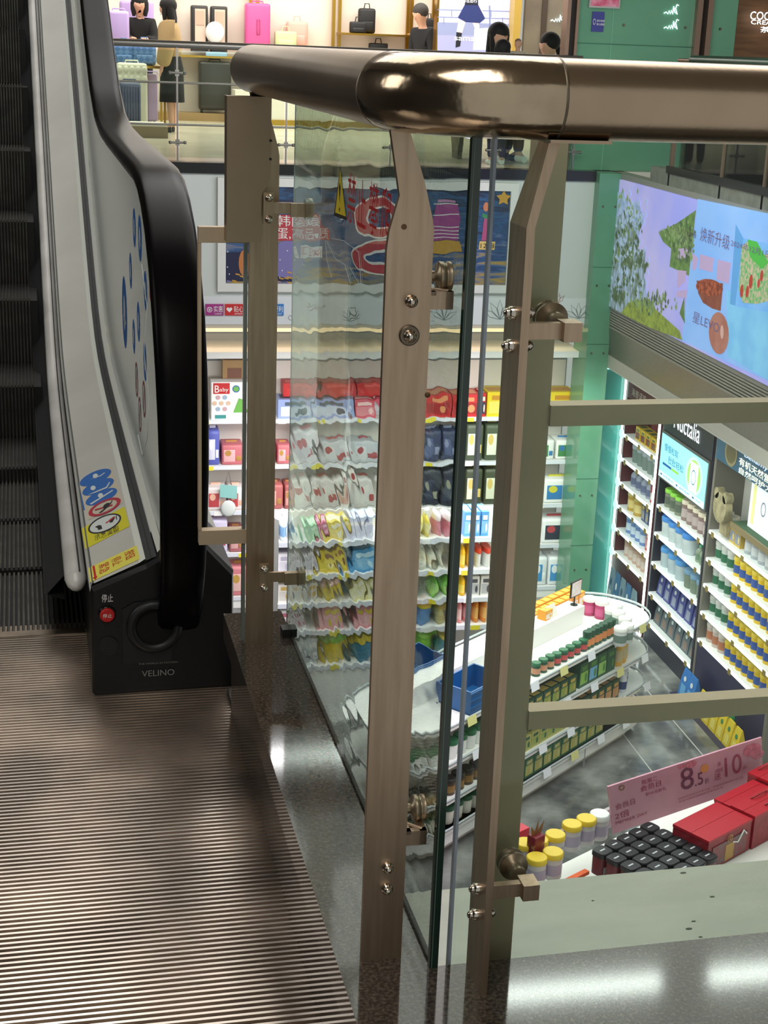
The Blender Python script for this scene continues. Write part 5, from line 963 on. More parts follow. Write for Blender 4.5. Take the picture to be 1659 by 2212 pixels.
mb = MB(); mb.box((5.935, 11.4, -2.50), (5.965, 13.06, -2.22), M('header_blue', '2a5878', .4, noise=4, col2='3a6a88')); mb.disc((5.932, 12.72, -2.36), (0, 1, 0), Z_, .14, .13, M('badge_gold', '9a9068', .4), 22); mb.disc((5.931, 12.72, -2.36), (0, 1, 0), Z_, .11, .10, M('badge_tan', '6c6444', .4), 22); mb.build('header_panel', cc_)
mb = MB(); gl = M('letter_warm', 'fff4d8', .4, emit=2.4); mb.text('Bellamy', (5.928, 12.42, -2.325), (0, -1, 0), Z_, .5, .055, M('letter_blue', 'c0d4ff', .4, emit=2)); mb.text('有机天然营养', (5.928, 12.52, -2.415), (0, -1, 0), Z_, .8, .075, gl); mb.text('自然呵护力', (5.928, 12.50, -2.49), (0, -1, 0), Z_, .7, .06, gl); mb.build('lit_lettering', cc_)
mb = MB(); mb.box((6.05, 11.4, -3.0), (6.08, 12.45, -2.52), M('lit_card', 'eef2fa', .5, emit=.45)); mb.disc((6.045, 12.15, -2.75), (0, 1, 0), Z_, .05, .07, M('line_grey', '8c94a8'), 16, .8); mb.box((6.046, 12.33, -2.95), (6.049, 12.39, -2.55), M('mon_yellow', 'e8e4a0', .5, emit=.4)); mb.build('product_card', cc_)
mb = MB(); mb.box((5.96, 11.4, -3.03), (6.27, 12.6, -3.0), M('turf', '3c5840', .9, noise=60, col2='4c6c50')); mb.box((5.945, 11.4, -3.06), (5.96, 12.6, -3.0), M('ledge_wood', '8a7a58', .5)); mb.build('green_ledge', cc_)
mb = MB(); mb.lathe((5.90, 12.78, -2.92), [(.15, 0), (.15, .07)], 22, M('bear_plaque', '8c8468', .5, noise=14, col2='b4a884'), 'x'); 
for dy, dz in ((.1, .12), (-.1, .12)): mb.lathe((5.90, 12.78+dy, -2.92+dz), [(.055, 0), (.055, .07)], 14, M('bear_plaque'), 'x')
mb.box((5.96, 12.70, -3.2), (6.0, 12.86, -2.95), M('bear_plaque')); mb.build('round_plaque', cc_)
nc = 'in the grey cabinet'
crow(CZ[0], ys(12.72, 13.0, 2), 'can', ('d0ccc4', '6c6c6c', 'e0dcd0'), .13, .22, 'pale tin with dark print on the top shelf', nc); crow(CZ[0], ys(12.45, 12.7, 2), 'carton', ('c8a848', '8890a8', 'e0c870'), .12, .2, 'gold carton on the top shelf', nc); crow(CZ[0], ys(11.5, 12.4, 6), 'can', ('a8b0b8', 'c8ccd0', '90a0b0'), .13, .19, 'silver tin on the top shelf', nc)
for i, z in enumerate(CZ[1:]):
    sh = ('second', 'third', 'fourth', 'fifth')[i]
    crow(z, ys(12.6, 13.03, 3), 'can', ('c8d0cc', '2c6a4c', 'd4d4d0') if i < 3 else ('d0c0b8', 'b87858', 'e0d8d0'), .125, .20, f'white and {"green" if i < 3 else "copper"} tin on the {sh} shelf', nc)
    crow(z, ys(11.5, 12.58, 8), 'can', ('e4c01c', '3858a0', 'e8cc40'), .125, .19, f'yellow tin on the {sh} shelf', nc)
put('tub', ('d8dcd8', '2c7c50', '2c8850'), 'far', (6.0, 12.15, -4.99), (.22, .22, .2), 'white tub with green lid at the foot of the grey cabinet', None)
for i, y_ in enumerate((12.95, 12.78)): put('pouch', ('2c78c8', '68b0e8', 'd8e8f0'), 'far', (5.84, y_, -4.995), (.2, .12, .3), 'bright blue pouch at the foot of the grey cabinet', 'bright blue pouches at the foot of the grey cabinet', R(-90))
for i, y_ in enumerate(ys(11.6, 12.6, 6)): put('pouch', ('e4c828', 'f0e070', '3c8858'), 'far', (5.84, y_, -4.995), (.15, .12, .26), 'yellow pouch at the foot of the grey cabinet', 'yellow pouches at the foot of the grey cabinet', R(-90))
mb = MB(); mb.box((5.72, 11.4, -5), (5.949, 13.1, -4.996), M('cab_242048', '242048')); mb.build('base_plinth', cc_)

# ---- island with rounded ends (isl frame: x along its near long side, y away, z from the shop floor)
def stad(s0, s1, v0, v1, r, n=8):
    r = min(r, (v1-v0)/2); P = []
    for cx, cy, a0 in ((s1-r, v0+r, -90), (s1-r, v1-r, 0), (s0+r, v1-r, 90), (s0+r, v0+r, 180)):
        P += [(cx+r*math.cos(R(a0+90*i/n)), cy+r*math.sin(R(a0+90*i/n))) for i in range(n+1)]
    return P
isl = thing('shop_island', 'long white tiered island display with rounded ends in the lower shop', 'display island', (.4, .5, 0), 'isl')
mb = MB(); mb.prism(stad(-1.5, 2.33, .02, .95, .42), 'z', .1, .235, white_s, True); mb.prism(stad(-1.3, 2.0, .34, .68, .16), 'z', .2, 1.14, white_w, True); mb.prism(stad(-1.42, 2.25, .1, .87, .38), 'z', 0, .1, white_w, True); mb.prism(stad(-1.47, 2.31, .05, .92, .40), 'z', .1, .22, white_w); mb.build('body', isl)
for k, z in enumerate((1.15, .82, .5, .235)):
    mb = MB(); mb.prism(stad(-1.5, 2.34, .0, .96, .44, 10), 'z', z-.025, z, white_s, True); d_ = mb.build('tier', isl)
    mb = MB(); mb.tube([(x, y_, z+.02) for x, y_ in stad(-1.51, 2.35, -.008, .97, .44, 8)]+[(stad(-1.51, 2.35, -.008, .97, .44, 8)[0][0], stad(-1.51, 2.35, -.008, .97, .44, 8)[0][1], z+.02)], .006, M('rim_clear', 'b8c0c4', .2), 4, flat=(1, 2.4)); mb.build('edge_rim', d_)
    for j in range(7):
        x = -.9+.45*j+.1*k; mb = MB(); mb.add([(x, -.03, z-.045), (x+.12, -.03, z-.045), (x+.12, -.012, z+.03), (x, -.012, z+.03)], [(0, 1, 2, 3)], M('tag_pale_yellow', 'dcd890', .5) if (j+k) % 3 == 0 else M('tag_white', 'eceef8', .5)); mb.build('price_tag', d_)
for s_ in (-.3, 1.05): mb = MB(); mb.box((s_, .012, .0), (s_+.004, .03, .21), M('panel_gap', 'a0a0a4')); mb.build('panel_gap', isl)
mb = MB(); mb.box((-1.15, .44, 1.151), (1.56, .62, 1.33), white_s); mb.build('riser_box', isl)
for k in range(4): mb = MB(); mb.disc((.48+.0, .019, .12), X_, Z_, .01, .01, M('panel_gap'), 8)
gr = ('24563c', 'd88850', '1c4832')
for i, (x, y_) in enumerate(zip((1262, 1277, 1288, 1299, 1310, 1320, 1329), (1399, 1397, 1392, 1390, 1385, 1380, 1376))):
    p = at(x, y_, 'z', 1.151, 'isl'); put('can', gr, 'isl', (p.x, .10+.0*i, 1.151), (.078, .078, .165), 'tall dark green tin with orange band along the island top', 'tall green tins along the island top')
for i, x in enumerate((1153, 1169, 1184, 1199, 1213, 1227, 1240, 1254)):
    p = at(x, 1457-54*i/7, 'z', 1.151, 'isl'); put('can', ('1f4a34', 'b84848' if i > 2 else 'c08868', '2a6a48'), 'isl', (p.x, .10, 1.151), (.080, .080, .11 if i > 2 else .12), 'low green lidded jar in the row on the island front edge', 'low green lidded jars on the island top')
for x, y_ in ((1272, 1326), (1298, 1334)): p = at(x, y_, 'z', 1.151, 'isl'); put('can', ('b83c70', 'c85888', 'e8e0e0'), 'isl', (p.x, p.y, 1.151), (.125, .125, .17), 'magenta tin with white lid on the island', 'magenta tins on the island')
for x, y_, h_ in ((1318, 1342, .14), (1334, 1350, .14), (1348, 1366, .15), (1352, 1385, .17), (1338, 1392, .17), (1330, 1330, .12)):
    p = at(x, y_, 'z', 1.151, 'isl'); put('can', ('d8dcdc', '6c8078', 'eceeea'), 'isl', (p.x, p.y, 1.151), (.118, .118, h_), 'white lidded tin at the rounded end of the island', 'white tins at the island end')
for j in range(2):
    for i in range(9): put('carton', ('f0a02c', 'f0e4dc', 'f4b850'), 'isl', (1.02+.115*i+.05*j, .74+.105*j, 1.151), (.10, .085, .14), 'orange and white carton in the double row behind the white riser', 'orange cartons behind the island riser')
p = at(1190, 1395, 'z', 1.151, 'isl'); put('carton', ('f0a02c', 'f4e8dc', 'f4b850'), 'isl', (1.02, .53, 1.331), (.11, .09, .09), 'single orange carton lying on top of the riser box', None)
mb = MB(); mb.add([(-.07, 0, 0), (.07, 0, 0), (.07, .05, .11), (-.07, .05, .11)], [(0, 1, 2, 3)], white_w); mb.box((-.07, .05, 0), (.07, .06, .1), white_w); o = mb.build('leaning_card', origin=(0, 0, 0), label='white leaning card among the orange cartons', cat='card'); place(o, 'isl', (1.10, .48, 1.331))
t = thing('price_display', 'small tablet price display on a black stem at the riser end', 'display', (1.50, .52, 1.331), 'isl')
mb = MB(); mb.lathe((1.50, .52, 1.331), [(.035, 0), (.035, .008)], 16, black_p); mb.tube([(1.50, .52, 1.335), (1.50, .52, 1.43)], .008, black_p, 6); mb.build('stem', t)
mb = MB(); mb.box((1.41, .505, 1.42), (1.585, .52, 1.575), black_p); mb.box((1.42, .502, 1.43), (1.575, .505, 1.565), M('tablet_pink', 'e8c8c8', .4, noise=20, col2='f0e8e8')); mb.build('tablet', t)
for i in range(4): put('can', ('e0b048', 'c8b890', 'e8b848'), 'isl', (1.62+.10*i, .09+.035*i*i*.4, .821), (.10, .10, .26), 'tall tin with gold lid at the rounded end of the second tier', 'tall gold lidded tins on the second tier')
for i in range(4): put('carton', ('2c5c40', ('8cbc50', '78b8e0', '98c868', '2c5c40')[i], '508840'), 'isl', (.98+.155*i, .13, .821), (.145, .16, .23), 'tall green carton near the tins on the second tier', 'tall green cartons on the second tier')
for j in range(2):
    for i in range(9): put('carton', ('204c38', '90a048', 'c0a850'), 'isl', (-.30+.135*i, .10+.13*j, .821), (.125, .115, .165), 'dark green and yellow carton in the long row of the second tier', 'green and yellow cartons on the second tier')
for i in range(3): put('bottle', ('e0e4ec', '384878', 'f0f0ec'), 'isl', (1.78+.10*i, .10+.05*i, .501), (.09, .09, .21), 'white capped bottle at the rounded end of the third tier', 'white capped bottles on the third tier')
for i in range(5): put('carton', ('24503c', 'c89068', 'd0a060'), 'isl', (1.06+.13*i, .12, .501), (.12, .14, .19), 'green and copper carton on the third tier', 'green and copper cartons on the third tier')
for i in range(8): put('carton', ('c0b868', '9aa850', '2c5c40'), 'isl', (-.02+.13*i, .12, .501), (.12, .14, .15), 'olive yellow carton on the third tier', 'olive yellow cartons on the third tier')
for i in range(10): put('carton', ('2c6c44', 'b8b060', 'c8c080'), 'isl', (.02+.145*i, .11, .236), (.135, .13, .19), 'green backed yellow carton on the lowest tier', 'green backed yellow cartons on the lowest tier')
for i in range(3): put('carton', ('3c342c', 'b07c58', 'd0b090'), 'isl', (.10+.14*i, .26, .236), (.12, .1, .13), 'dark brown carton behind the lowest tier row', 'dark brown cartons on the lowest tier')
# left end of the island, seen through the glass
for k, (z, c_, kd, h_) in enumerate(((.821, ('eceeec', '3c5c48', '2c6c48'), 'tub', .16), (.501, ('4c3c2c', '8c6c3c', '2c2c28'), 'can', .14), (.236, ('dcdcd0', 'c8b860', '2c5c40'), 'tub', .16))):
    for i in range(8): put(kd, c_, 'isl', (-1.32+.125*i, .16 if i == 0 else .10, z), (.11, .11, h_), ('white tub with green lid', 'brown tin', 'cream tub with green lid')[k]+' at the left end of the island', ('white tubs', 'brown tins', 'cream tubs')[k]+' at the left end of the island')
# blue crates on the island top
for i, (s_, v_) in enumerate(((-.55, .2), (-.55, .62))):
    cr_ = MB(); cm = M('crate_blue', '1f5a96', .4); w_, d_, h_ = .5, .34, .2
    for b_ in (((-w_/2, -d_/2, 0), (w_/2, -d_/2+.015, h_)), ((-w_/2, d_/2-.015, 0), (w_/2, d_/2, h_)), ((-w_/2, -d_/2+.015, 0), (-w_/2+.015, d_/2-.015, h_)), ((w_/2-.015, -d_/2+.015, 0), (w_/2, d_/2-.015, h_)), ((-w_/2, -d_/2, 0), (w_/2, d_/2, .012))): cr_.box(*b_, cm)
    for z in (.06, .12, .18): cr_.box((-w_/2-.012, -d_/2-.012, z), (w_/2+.012, -d_/2, z+.015), cm)
    o = cr_.build('crate', origin=(0, 0, 0), label=('nearer','farther')[i]+' blue plastic crate on the left half of the island top', cat='crate'); place(o, 'isl', (s_, v_ if i == 0 else .8, 1.151))

# ---- counter with red gift boxes in front (ctr frame)
ct = thing('sales_counter', 'low white counter carrying red gift boxes at the lower right', 'counter', (0, 0, 0), 'ctr')
mb = MB(); mb.box((-1.6, -1.3, 0), (1.85, .30, .86), white_s); mb.build('body', ct)
mb = MB(); mb.box((-1.62, -1.32, .86), (-.62, .32, .90), white_s); mb.build('top_board', ct); mb = MB(); mb.box((-.60, -1.32, .86), (1.87, .32, .90), white_s); mb.build('top_board', ct)
mb = MB(); mb.box((-1.2, .33, 0), (1.6, .95, .62), M('counter_grey', '9c98ac', .4)); mb.box((-1.22, .32, .62), (1.62, .97, .65), white_s); mb.build('rear_step', ct)
gb = M('gift_red', 'b8182c', .4); gs = M('gift_red_side', '8c1826', .4, noise=22, col2='a02434'); gt = M('gift_gold', 'b48c48', .35, .4)
def gift(label, s0, s1, v0, v1, z0, z1, win=True, handle=False, text=True):
    t = thing('gift_box', label, 'gift box', ((s0+s1)/2, (v0+v1)/2, z0), 'ctr')
    vm = (v0+v1)/2
    mb = MB(); mb.box((s0, v0, z0), (s1, v1, z1-.02), gs); mb.build('body', t)
    mb = MB(); mb.box((s0-.003, v0-.003, z1-.02), (s1+.003, vm-.003, z1), gb); mb.box((s0-.003, vm, z1-.02), (s1+.003, v1+.003, z1), gb); mb.build('lid', t)
    if win:
        mb = MB(); mb.box((s0+.05, v0-.006, z0+.02), (s1-.05, v0, z1-.07), M('gift_window', '5c5a60', .15, noise=9, col2='8c2c34')); mb.box((s0+.2, v0-.008, z0+.02), (s0+.3, v0-.006, z1-.1), gt); mb.tube([(s0+.28, v0-.009, z1-.10), (s1-.16, v0-.009, z1-.12), (s1-.1, v0-.009, z1-.05), (s1-.06, v0-.009, z1-.09)], .006, txt_w, 5)
        mb.disc(((s0+s1)/2-.01, v0-.010, z1-.06), X_, Z_, .03, .03, gt, 16, .8); mb.text('福', ((s0+s1)/2-.025, v0-.010, z1-.075), X_, Z_, .03, .03, gt); mb.build('window', t)
    if handle: mb = MB(); [mb.tube([((s0+s1)/2-.1, y_, z1+.003), ((s0+s1)/2-.06, y_-.02, z1+.02), ((s0+s1)/2+.06, y_-.02, z1+.02), ((s0+s1)/2+.1, y_, z1+.003)], .006, gs, 6) for y_ in (vm-.05, vm+.07)]; mb.build('handle', t)
    return t
P0 = at(1530, 1820, 'z', 1.15, 'ctr')
gift('red gift box with a clear window nearest the slab edge', 0, .50, 0, .30, .905, 1.15)
gift('plain red gift box behind the windowed one, nearest the pink board', .53, 1.0, .205, .34, .905, 1.15, win=False)
gift('tall dotted red gift box with handles beside the windowed one', .52, 1.1, -.01, .195, .905, 1.165, win=False, handle=True)
gift('tall dotted red gift box with handles, second from the picture edge', 1.02, 1.4, .21, .40, .905, 1.18, win=False, handle=True)
# black lidded jars
rows_ = []
n_ = 0
for j in range(5):
    for i in range(5):
        s_, v_ = -.045-.128*i, .46-.122*j+.0*i
        put('squarejar', ('6c2430', '1d1d24', 'c8ccd4'), 'ctr', (s_, v_, .905), (.122, .116, .17), 'dark red jar with black square lid in the block beside the red gift box', 'black lidded jars beside the gift boxes'); n_ += 1
for i in range(2): put('can', ('d8d0b8', 'c8b070', 'd8c890'), 'ctr', (-.68-.13*i, -.10, .905), (.10, .10, .07), 'low round jar with cream lid at the slab edge', 'low cream lidded jars')
# pink sign board
bd = thing('sign_board', 'pink promotion board with 8.5 and 10 leaning on the counter', 'sign board', (.1, .6, .9), 'ctr')
A, B, Cc, D = at(1325, 1802, 'z', .905, 'ctr'), at(1648, 1690, 'z', .905, 'ctr'), at(1642, 1578, 'z', 1.36, 'ctr'), at(1313, 1700, 'z', 1.36, 'ctr')
ux = (B-A); uy = (D-A); 
def bp(u, v, e=0): 
    nrm = ux.cross(uy).normalized(); return A+ux*u+uy*v+nrm*e
nr = ux.cross(uy).normalized(); sg = 1 if nr.y < 0 else -1
pinkm = M('board_pink', 'd8a0b4', .5, noise=2, col2='cc90a8'); mb = MB()
fr4 = [bp(0, 0), bp(1, 0), bp(1, 1), bp(0, 1)]; bk4 = [p-nr*sg*.012 for p in fr4]
mb.add(fr4+bk4, [(0, 1, 2, 3), (7, 6, 5, 4), (0, 4, 5, 1), (1, 5, 6, 2), (2, 6, 7, 3), (3, 7, 4, 0)], pinkm); mb.build('board', bd)
rs = M('board_crimson', 'a02050', .5); pl2 = M('board_plum', '702050', .5); og_ = M('board_orange', 'e89850', .5)
def bt(mb, s_, u, v, w_, h_, m): mb.text(s_, tuple(bp(u, v, sg*.003)), ux, uy, w_*ux.length, h_*uy.length, m)
mb = MB(); bt(mb, '8', .445, .42, .085, .46, pl2); bt(mb, '.5', .535, .42, .055, .26, pl2); bt(mb, '折', .60, .40, .03, .12, pl2); bt(mb, '10', .74, .40, .115, .42, rs); bt(mb, '满', .69, .68, .022, .1, rs); bt(mb, '100减', .675, .56, .05, .09, rs); bt(mb, '送', .665, .40, .045, .15, rs); bt(mb, '倍积分', .86, .43, .03, .08, rs)
bt(mb, '周周二', .20, .82, .10, .09, rs); bt(mb, '会员日', .19, .68, .13, .12, rs); bt(mb, '积分兑好礼', .22, .56, .13, .07, rs); bt(mb, '会员日', .03, .48, .12, .12, rs); bt(mb, '2倍', .02, .28, .09, .14, rs); bt(mb, 'MEMBER DAY', .02, .18, .20, .06, rs); bt(mb, '活动时间以店内公告为准，详情请咨询店内工作人员', .42, .26, .44, .035, rs); bt(mb, '本活动最终解释权归本店所有', .42, .19, .3, .035, rs); mb.build('lettering', bd)
mb = MB()
for u, v, r in ((.93, .80, .07), (.97, .66, .05), (.52, .92, .04), (.46, .95, .03)):
    for k in range(9): a = 2*math.pi*k/9; mb.disc(bp(u+r*.55*math.cos(a), min(.95, v+r*1.9*math.sin(a)*.55), sg*(.002+.0002*k)), ux, uy, r*.35*ux.length, r*.3*ux.length, M('petal_%d' % (k % 2), ('c86080', 'd87890')[k % 2]), 10)
mb.disc(bp(.605, .74, sg*.003), ux, uy, .028*ux.length, .028*ux.length, og_, 16); mb.disc(bp(.08, .90, sg*.003), ux, uy, .018*ux.length, .018*ux.length, M('board_brown', '8c6840'), 16, .6); mb.build('printed_flowers', bd)
# yellow lidded jars and small goods at the left of the counter
for x, y_ in ((1135, 1818), (1163, 1812), (1160, 1850), (1200, 1800), (1195, 1838), (1236, 1778), (1267, 1766), (1296, 1756)):
    p = at(x, y_, 'z', 1.095, 'ctr'); last = x == 1296
    put('can', ('d8d4d8', 'b8b0c8', 'e8c83c') if not last else ('d8d4d8', 'b8b0c8', 'e8eaec'), 'ctr', (p.x, p.y, .905), (.135, .135, .19), 'tin with yellow lid on the left part of the counter' if not last else 'tin with white lid beside the yellow lidded tins', 'yellow lidded tins on the counter' if not last else None)
mb = MB(); p, q = at(1205, 1835, 'z', .905, 'ctr'), at(1320, 1790, 'z', .905, 'ctr'); mb.box((p.x, p.y-.03, .905), (q.x+.05, p.y, 1.06), M('tray_mauve', 'b0a4ac', .4)); mb.box((p.x, p.y-.034, .93), (p.x+.25, p.y-.03, .955), M('tray_label', '6c6874', .4)); mb.build('shelf_divider', label='grey plastic divider in front of the yellow lidded tins', cat='divider', fr='ctr')
p = at(1118, 1840, 'z', .905, 'ctr'); mb = MB(); mb.box((p.x-.12, p.y-.05, .905), (p.x+.05, p.y+.1, 1.1), M('gift_crimson', 'd01c40', .4)); mb.box((p.x-.1, p.y-.054, .95), (p.x+.03, p.y-.05, 1.0), gt); mb.build('gift_box', label='small crimson box beside the bow topped bag', cat='gift box', fr='ctr')
p = at(1153, 1880, 'z', .905, 'ctr'); t = thing('gift_bag', 'slim dark red gift bag with a pointed bow', 'gift bag', tuple(p), 'ctr'); mb = MB(); mb.box((p.x-.05, p.y-.04, .905), (p.x+.05, p.y+.04, 1.18), M('bag_maroon', '7c1c28', .4, noise=16, col2='c8a070', ramp=(.55, .7)), .012); mb.build('bag_body', t)
mb = MB(); mb.add([(p.x-.05, p.y, 1.18), (p.x+.05, p.y, 1.18), (p.x+.07, p.y, 1.27), (p.x+.015, p.y, 1.21), (p.x, p.y-.01, 1.30), (p.x-.02, p.y, 1.21), (p.x-.06, p.y, 1.26)], [(0, 1, 2, 3, 4, 5, 6)], M('bow_brown', '8c5a30', .4)); mb.build('bow', t)
p, q = at(1165, 1912, 'z', .905, 'ctr'), at(1275, 1890, 'z', .905, 'ctr'); mb = MB(); mb.box((p.x-.1, p.y-.12, .905), (q.x, q.y+.05, .93), M('orange_card', 'e86028', .5)); mb.build('orange_tray', label='flat orange tray just above the slab edge', cat='tray', fr='ctr')
# ================================================================ PEOPLE on the far balcony
def skin_mesh(nodes, edges, name, mat, parent, sub=2):
    me = bpy.data.meshes.new(name); og = Vector(parent['_og']); keys = list(nodes)
    me.from_pydata([tuple(Vector(nodes[k][:3])-og) for k in keys], [(keys.index(a), keys.index(b)) for a, b in edges], [])
    o = bpy.data.objects.new(name, me); C.objects.link(o)
    sk = o.modifiers.new('s', 'SKIN'); sk.use_smooth_shade = True
    for i, k in enumerate(keys):
        r = nodes[k][3]; r = r if isinstance(r, tuple) else (r, r); me.skin_vertices[0].data[i].radius = r; me.skin_vertices[0].data[i].use_root = (i == 0)
    sb = o.modifiers.new('u', 'SUBSURF'); sb.levels = sub; sb.render_levels = sub
    bm_ = bpy.data.meshes.new_from_object(o.evaluated_get(bpy.context.evaluated_depsgraph_get())); bpy.data.objects.remove(o)
    for p in bm_.polygons: p.use_smooth = True
    bm_.materials.clear(); bm_.materials.append(mat); r_ = bpy.data.objects.new(name, bm_); C.objects.link(r_); r_['_fr'] = parent['_fr']; r_['_og'] = tuple(og); r_.parent = parent; return r_
def person(label, x, y, h, face, pose='stand', top=None, bottom=None, hair='long', shoe='1a1a1c', lean=0, headonly=False, nod=0, arms='down', z0=0, wide=False):
    """face: direction the person looks, degrees, 0 = towards +x, -90 = towards the camera"""
    k = h/1.7; t = thing('person', label, 'person', (x, y, z0)); F = Vector((math.cos(R(face)), math.sin(R(face)), 0)); S = Vector((-F.y, F.x, 0))
    def W(f, s, z): v = Vector((x, y, z0))+F*(f*k)+S*(s*k); return (v.x, v.y, z0+z*k)
    hip = .92 if pose == 'stand' else .57
    L = lambda z: lean*(z-hip)
    def J(f, s, z, r): return (*W(f+L(z), s, z), (r[0]*k, r[1]*k) if isinstance(r, tuple) else r*k)
    sh = hip+.47; N_ = {'pel': J(0, 0, hip, (.13, .11)), 'waist': J(0, 0, hip+.18, (.11, .09)), 'chest': J(0, 0, hip+.36, (.13, .10)), 'neck0': J(0, 0, sh, .06), 'neck': J(.01, 0, sh+.08, .048), 'head': J(.02+nod, 0, sh+.17, (.082, .09)), 'crown': J(.015+nod, 0, sh+.25, (.086, .095)), 'top': J(.0+nod, 0, sh+.30, (.05, .05))}
    E = [('pel', 'waist'), ('waist', 'chest'), ('chest', 'neck0'), ('neck0', 'neck'), ('neck', 'head'), ('head', 'crown'), ('crown', 'top')]
    N_['nose'] = J(.105+nod, 0, sh+.185, .012); E.append(('head', 'nose')); N_['chin'] = J(.07+nod, 0, sh+.13, .028); E.append(('head', 'chin'))
    for s in (-1, 1):
        a = str(s); N_['ear'+a] = J(.0+nod, s*.082, sh+.185, .016); E.append(('head', 'ear'+a))
        N_['sh'+a] = J(0, s*.17, sh-.03, .055)
        if arms == 'down': N_['el'+a] = J(.02, s*.22, sh-.31, .04); N_['wr'+a] = J(.09, s*.22, sh-.53, .028)
        else: N_['el'+a] = J(.12, s*.20, sh-.27, .04); N_['wr'+a] = J(.33, s*.10, sh-.24, .028)
        E += [('chest', 'sh'+a), ('sh'+a, 'el'+a), ('el'+a, 'wr'+a)]
        w = Vector(N_['wr'+a][:3]); e_ = Vector(N_['el'+a][:3]); d = (w-e_).normalized()
        pv = w+d*.05*k; N_['pm'+a] = (*pv, .026*k); E.append(('wr'+a, 'pm'+a))
        for q in range(4):
            o_ = S*((q-1.5)*.017*k); L_ = (.062, .075, .07, .055)[q]*k
            N_[f'f{a}{q}'] = (*(pv+o_+d*.03*k), .0085*k); N_[f'g{a}{q}'] = (*(pv+o_+d*L_+Vector((0, 0, -.012*k))), .007*k); E += [('pm'+a, f'f{a}{q}'), (f'f{a}{q}', f'g{a}{q}')]
        N_['th'+a] = (*(pv-d*.02*k+F*.02*k-S*(s*.03*k)), .009*k); E.append(('wr'+a, 'th'+a))
        N_['hp'+a] = J(0, s*.085, hip-.04, .085)
        if pose == 'stand':
            N_['kn'+a] = (*W(.015, s*.09, .5), .055*k); N_['an'+a] = (*W(-.01, s*.085, .09), .036*k); N_['to'+a] = (*W(.12, s*.095, .03), .03*k)
        else:
            N_['kn'+a] = (*W(.42, s*.11, .54), .058*k); N_['an'+a] = (*W(.42, s*.12, .09), .038*k); N_['to'+a] = (*W(.56, s*.13, .03), .03*k)
        E += [('pel', 'hp'+a), ('hp'+a, 'kn'+a), ('kn'+a, 'an'+a), ('an'+a, 'to'+a)]
    skin_mesh(N_, E, 'body', skin_m, t, 2)
    G = {n: N_[n] for n in N_}
    def grow(n, d): r = G[n][3]; r = r if isinstance(r, tuple) else (r, r); return (*G[n][:3], (r[0]+d*k, r[1]+d*k))
    if top:
        ks = ['pel', 'waist', 'chest', 'neck0', 'sh-1', 'sh1', 'el-1', 'el1', 'wr-1', 'wr1']; T = {n: grow(n, .034 if not wide else .075) for n in ks}
        T['pel'] = grow('pel', .035); T['neck0'] = grow('neck0', .01)
        skin_mesh(T, [('pel', 'waist'), ('waist', 'chest'), ('chest', 'neck0')]+[(a+s, b+s) for s in ('-1', '1') for a, b in (('sh', 'el'), ('el', 'wr'))]+[('chest', 'sh-1'), ('chest', 'sh1')], 'top', M('cloth_'+top, top, .9, noise=30, col2=top), t, 2)
    if bottom:
        kind, c = bottom; cm = M('cloth_'+c, c, .9)
        if kind == 'skirt':
            mb = MB(); vs = []; n = 24
            for f_, z in ((.135, hip+.1), (.185, hip-.08), (.19, hip-.3), (.20, .40)):
                vs += [W(f_*.85*math.cos(2*math.pi*i/n), f_*math.sin(2*math.pi*i/n), z) for i in range(n)]
            mb.add(vs, [(r*n+i, r*n+(i+1) % n, (r+1)*n+(i+1) % n, (r+1)*n+i) for r in range(3) for i in range(n)], cm, True); mb.build('skirt', t)
        else:
            T = {n: grow(n, .02) for n in ('pel', 'hp-1', 'hp1', 'kn-1', 'kn1', 'an-1', 'an1')}
            skin_mesh(T, [(a+s, b+s) for s in ('-1', '1') for a, b in (('hp', 'kn'), ('kn', 'an'))]+[('pel', 'hp-1'), ('pel', 'hp1')], 'trousers', cm, t, 2)
    for s in ('-1', '1'):
        a_, b_ = Vector(N_['an'+s][:3]), Vector(N_['to'+s][:3]); mb = MB(); mb.tube([(a_.x, a_.y, z0+.045*k), ((a_.x+b_.x)/2, (a_.y+b_.y)/2, z0+.042*k), (b_.x, b_.y, z0+.034*k)], [.045*k, .044*k, .032*k], M('shoe_'+shoe, shoe, .5), 10); mb.build('shoe', t)
    hc = Vector(N_['crown'][:3]); mb = MB(); hm = hair_m if hair != 'grey' else M('grey_hair', '3c3836', .7)
    if hair == 'bald': mb.ball((hc.x-F.x*.02*k, hc.y-F.y*.02*k, hc.z+.012*k), (.084*k, .084*k, .075*k), M('thin_hair', '8a6a58', .8), 14, 10)
    else:
        mb.ball((hc.x-F.x*.025*k, hc.y-F.y*.025*k, hc.z+.01*k), (.118*k, .118*k, .112*k), hm, 16, 10)
        if hair == 'long':
            for s in (-1, 0, 1): p = hc-F*(.05*k)+S*(s*.055*k); mb.tube([(p.x, p.y, p.z), (p.x-F.x*.03*k, p.y-F.y*.03*k, p.z-.16*k), (p.x-F.x*.05*k+S.x*s*.02, p.y-F.y*.05*k, p.z-.36*k)], [.06*k, .055*k, .02*k], hm, 8)
            for s in (-1, 1): p = hc+S*(s*.078*k)+F*.01*k; mb.tube([(p.x, p.y, p.z), (p.x, p.y, p.z-.12*k), (p.x, p.y, p.z-.24*k)], [.035*k, .032*k, .012*k], hm, 8)
        if hair == 'bob':
            for s in (-1, 1): p = hc+S*(s*.08*k)-F*.01*k; mb.tube([(p.x, p.y, p.z), (p.x, p.y, p.z-.10*k), (p.x, p.y, p.z-.19*k)], [.045*k, .045*k, .02*k], hm, 8)
            p = hc-F*(.06*k); mb.tube([(p.x, p.y, p.z), (p.x, p.y, p.z-.2*k)], [.08*k, .05*k], hm, 10)
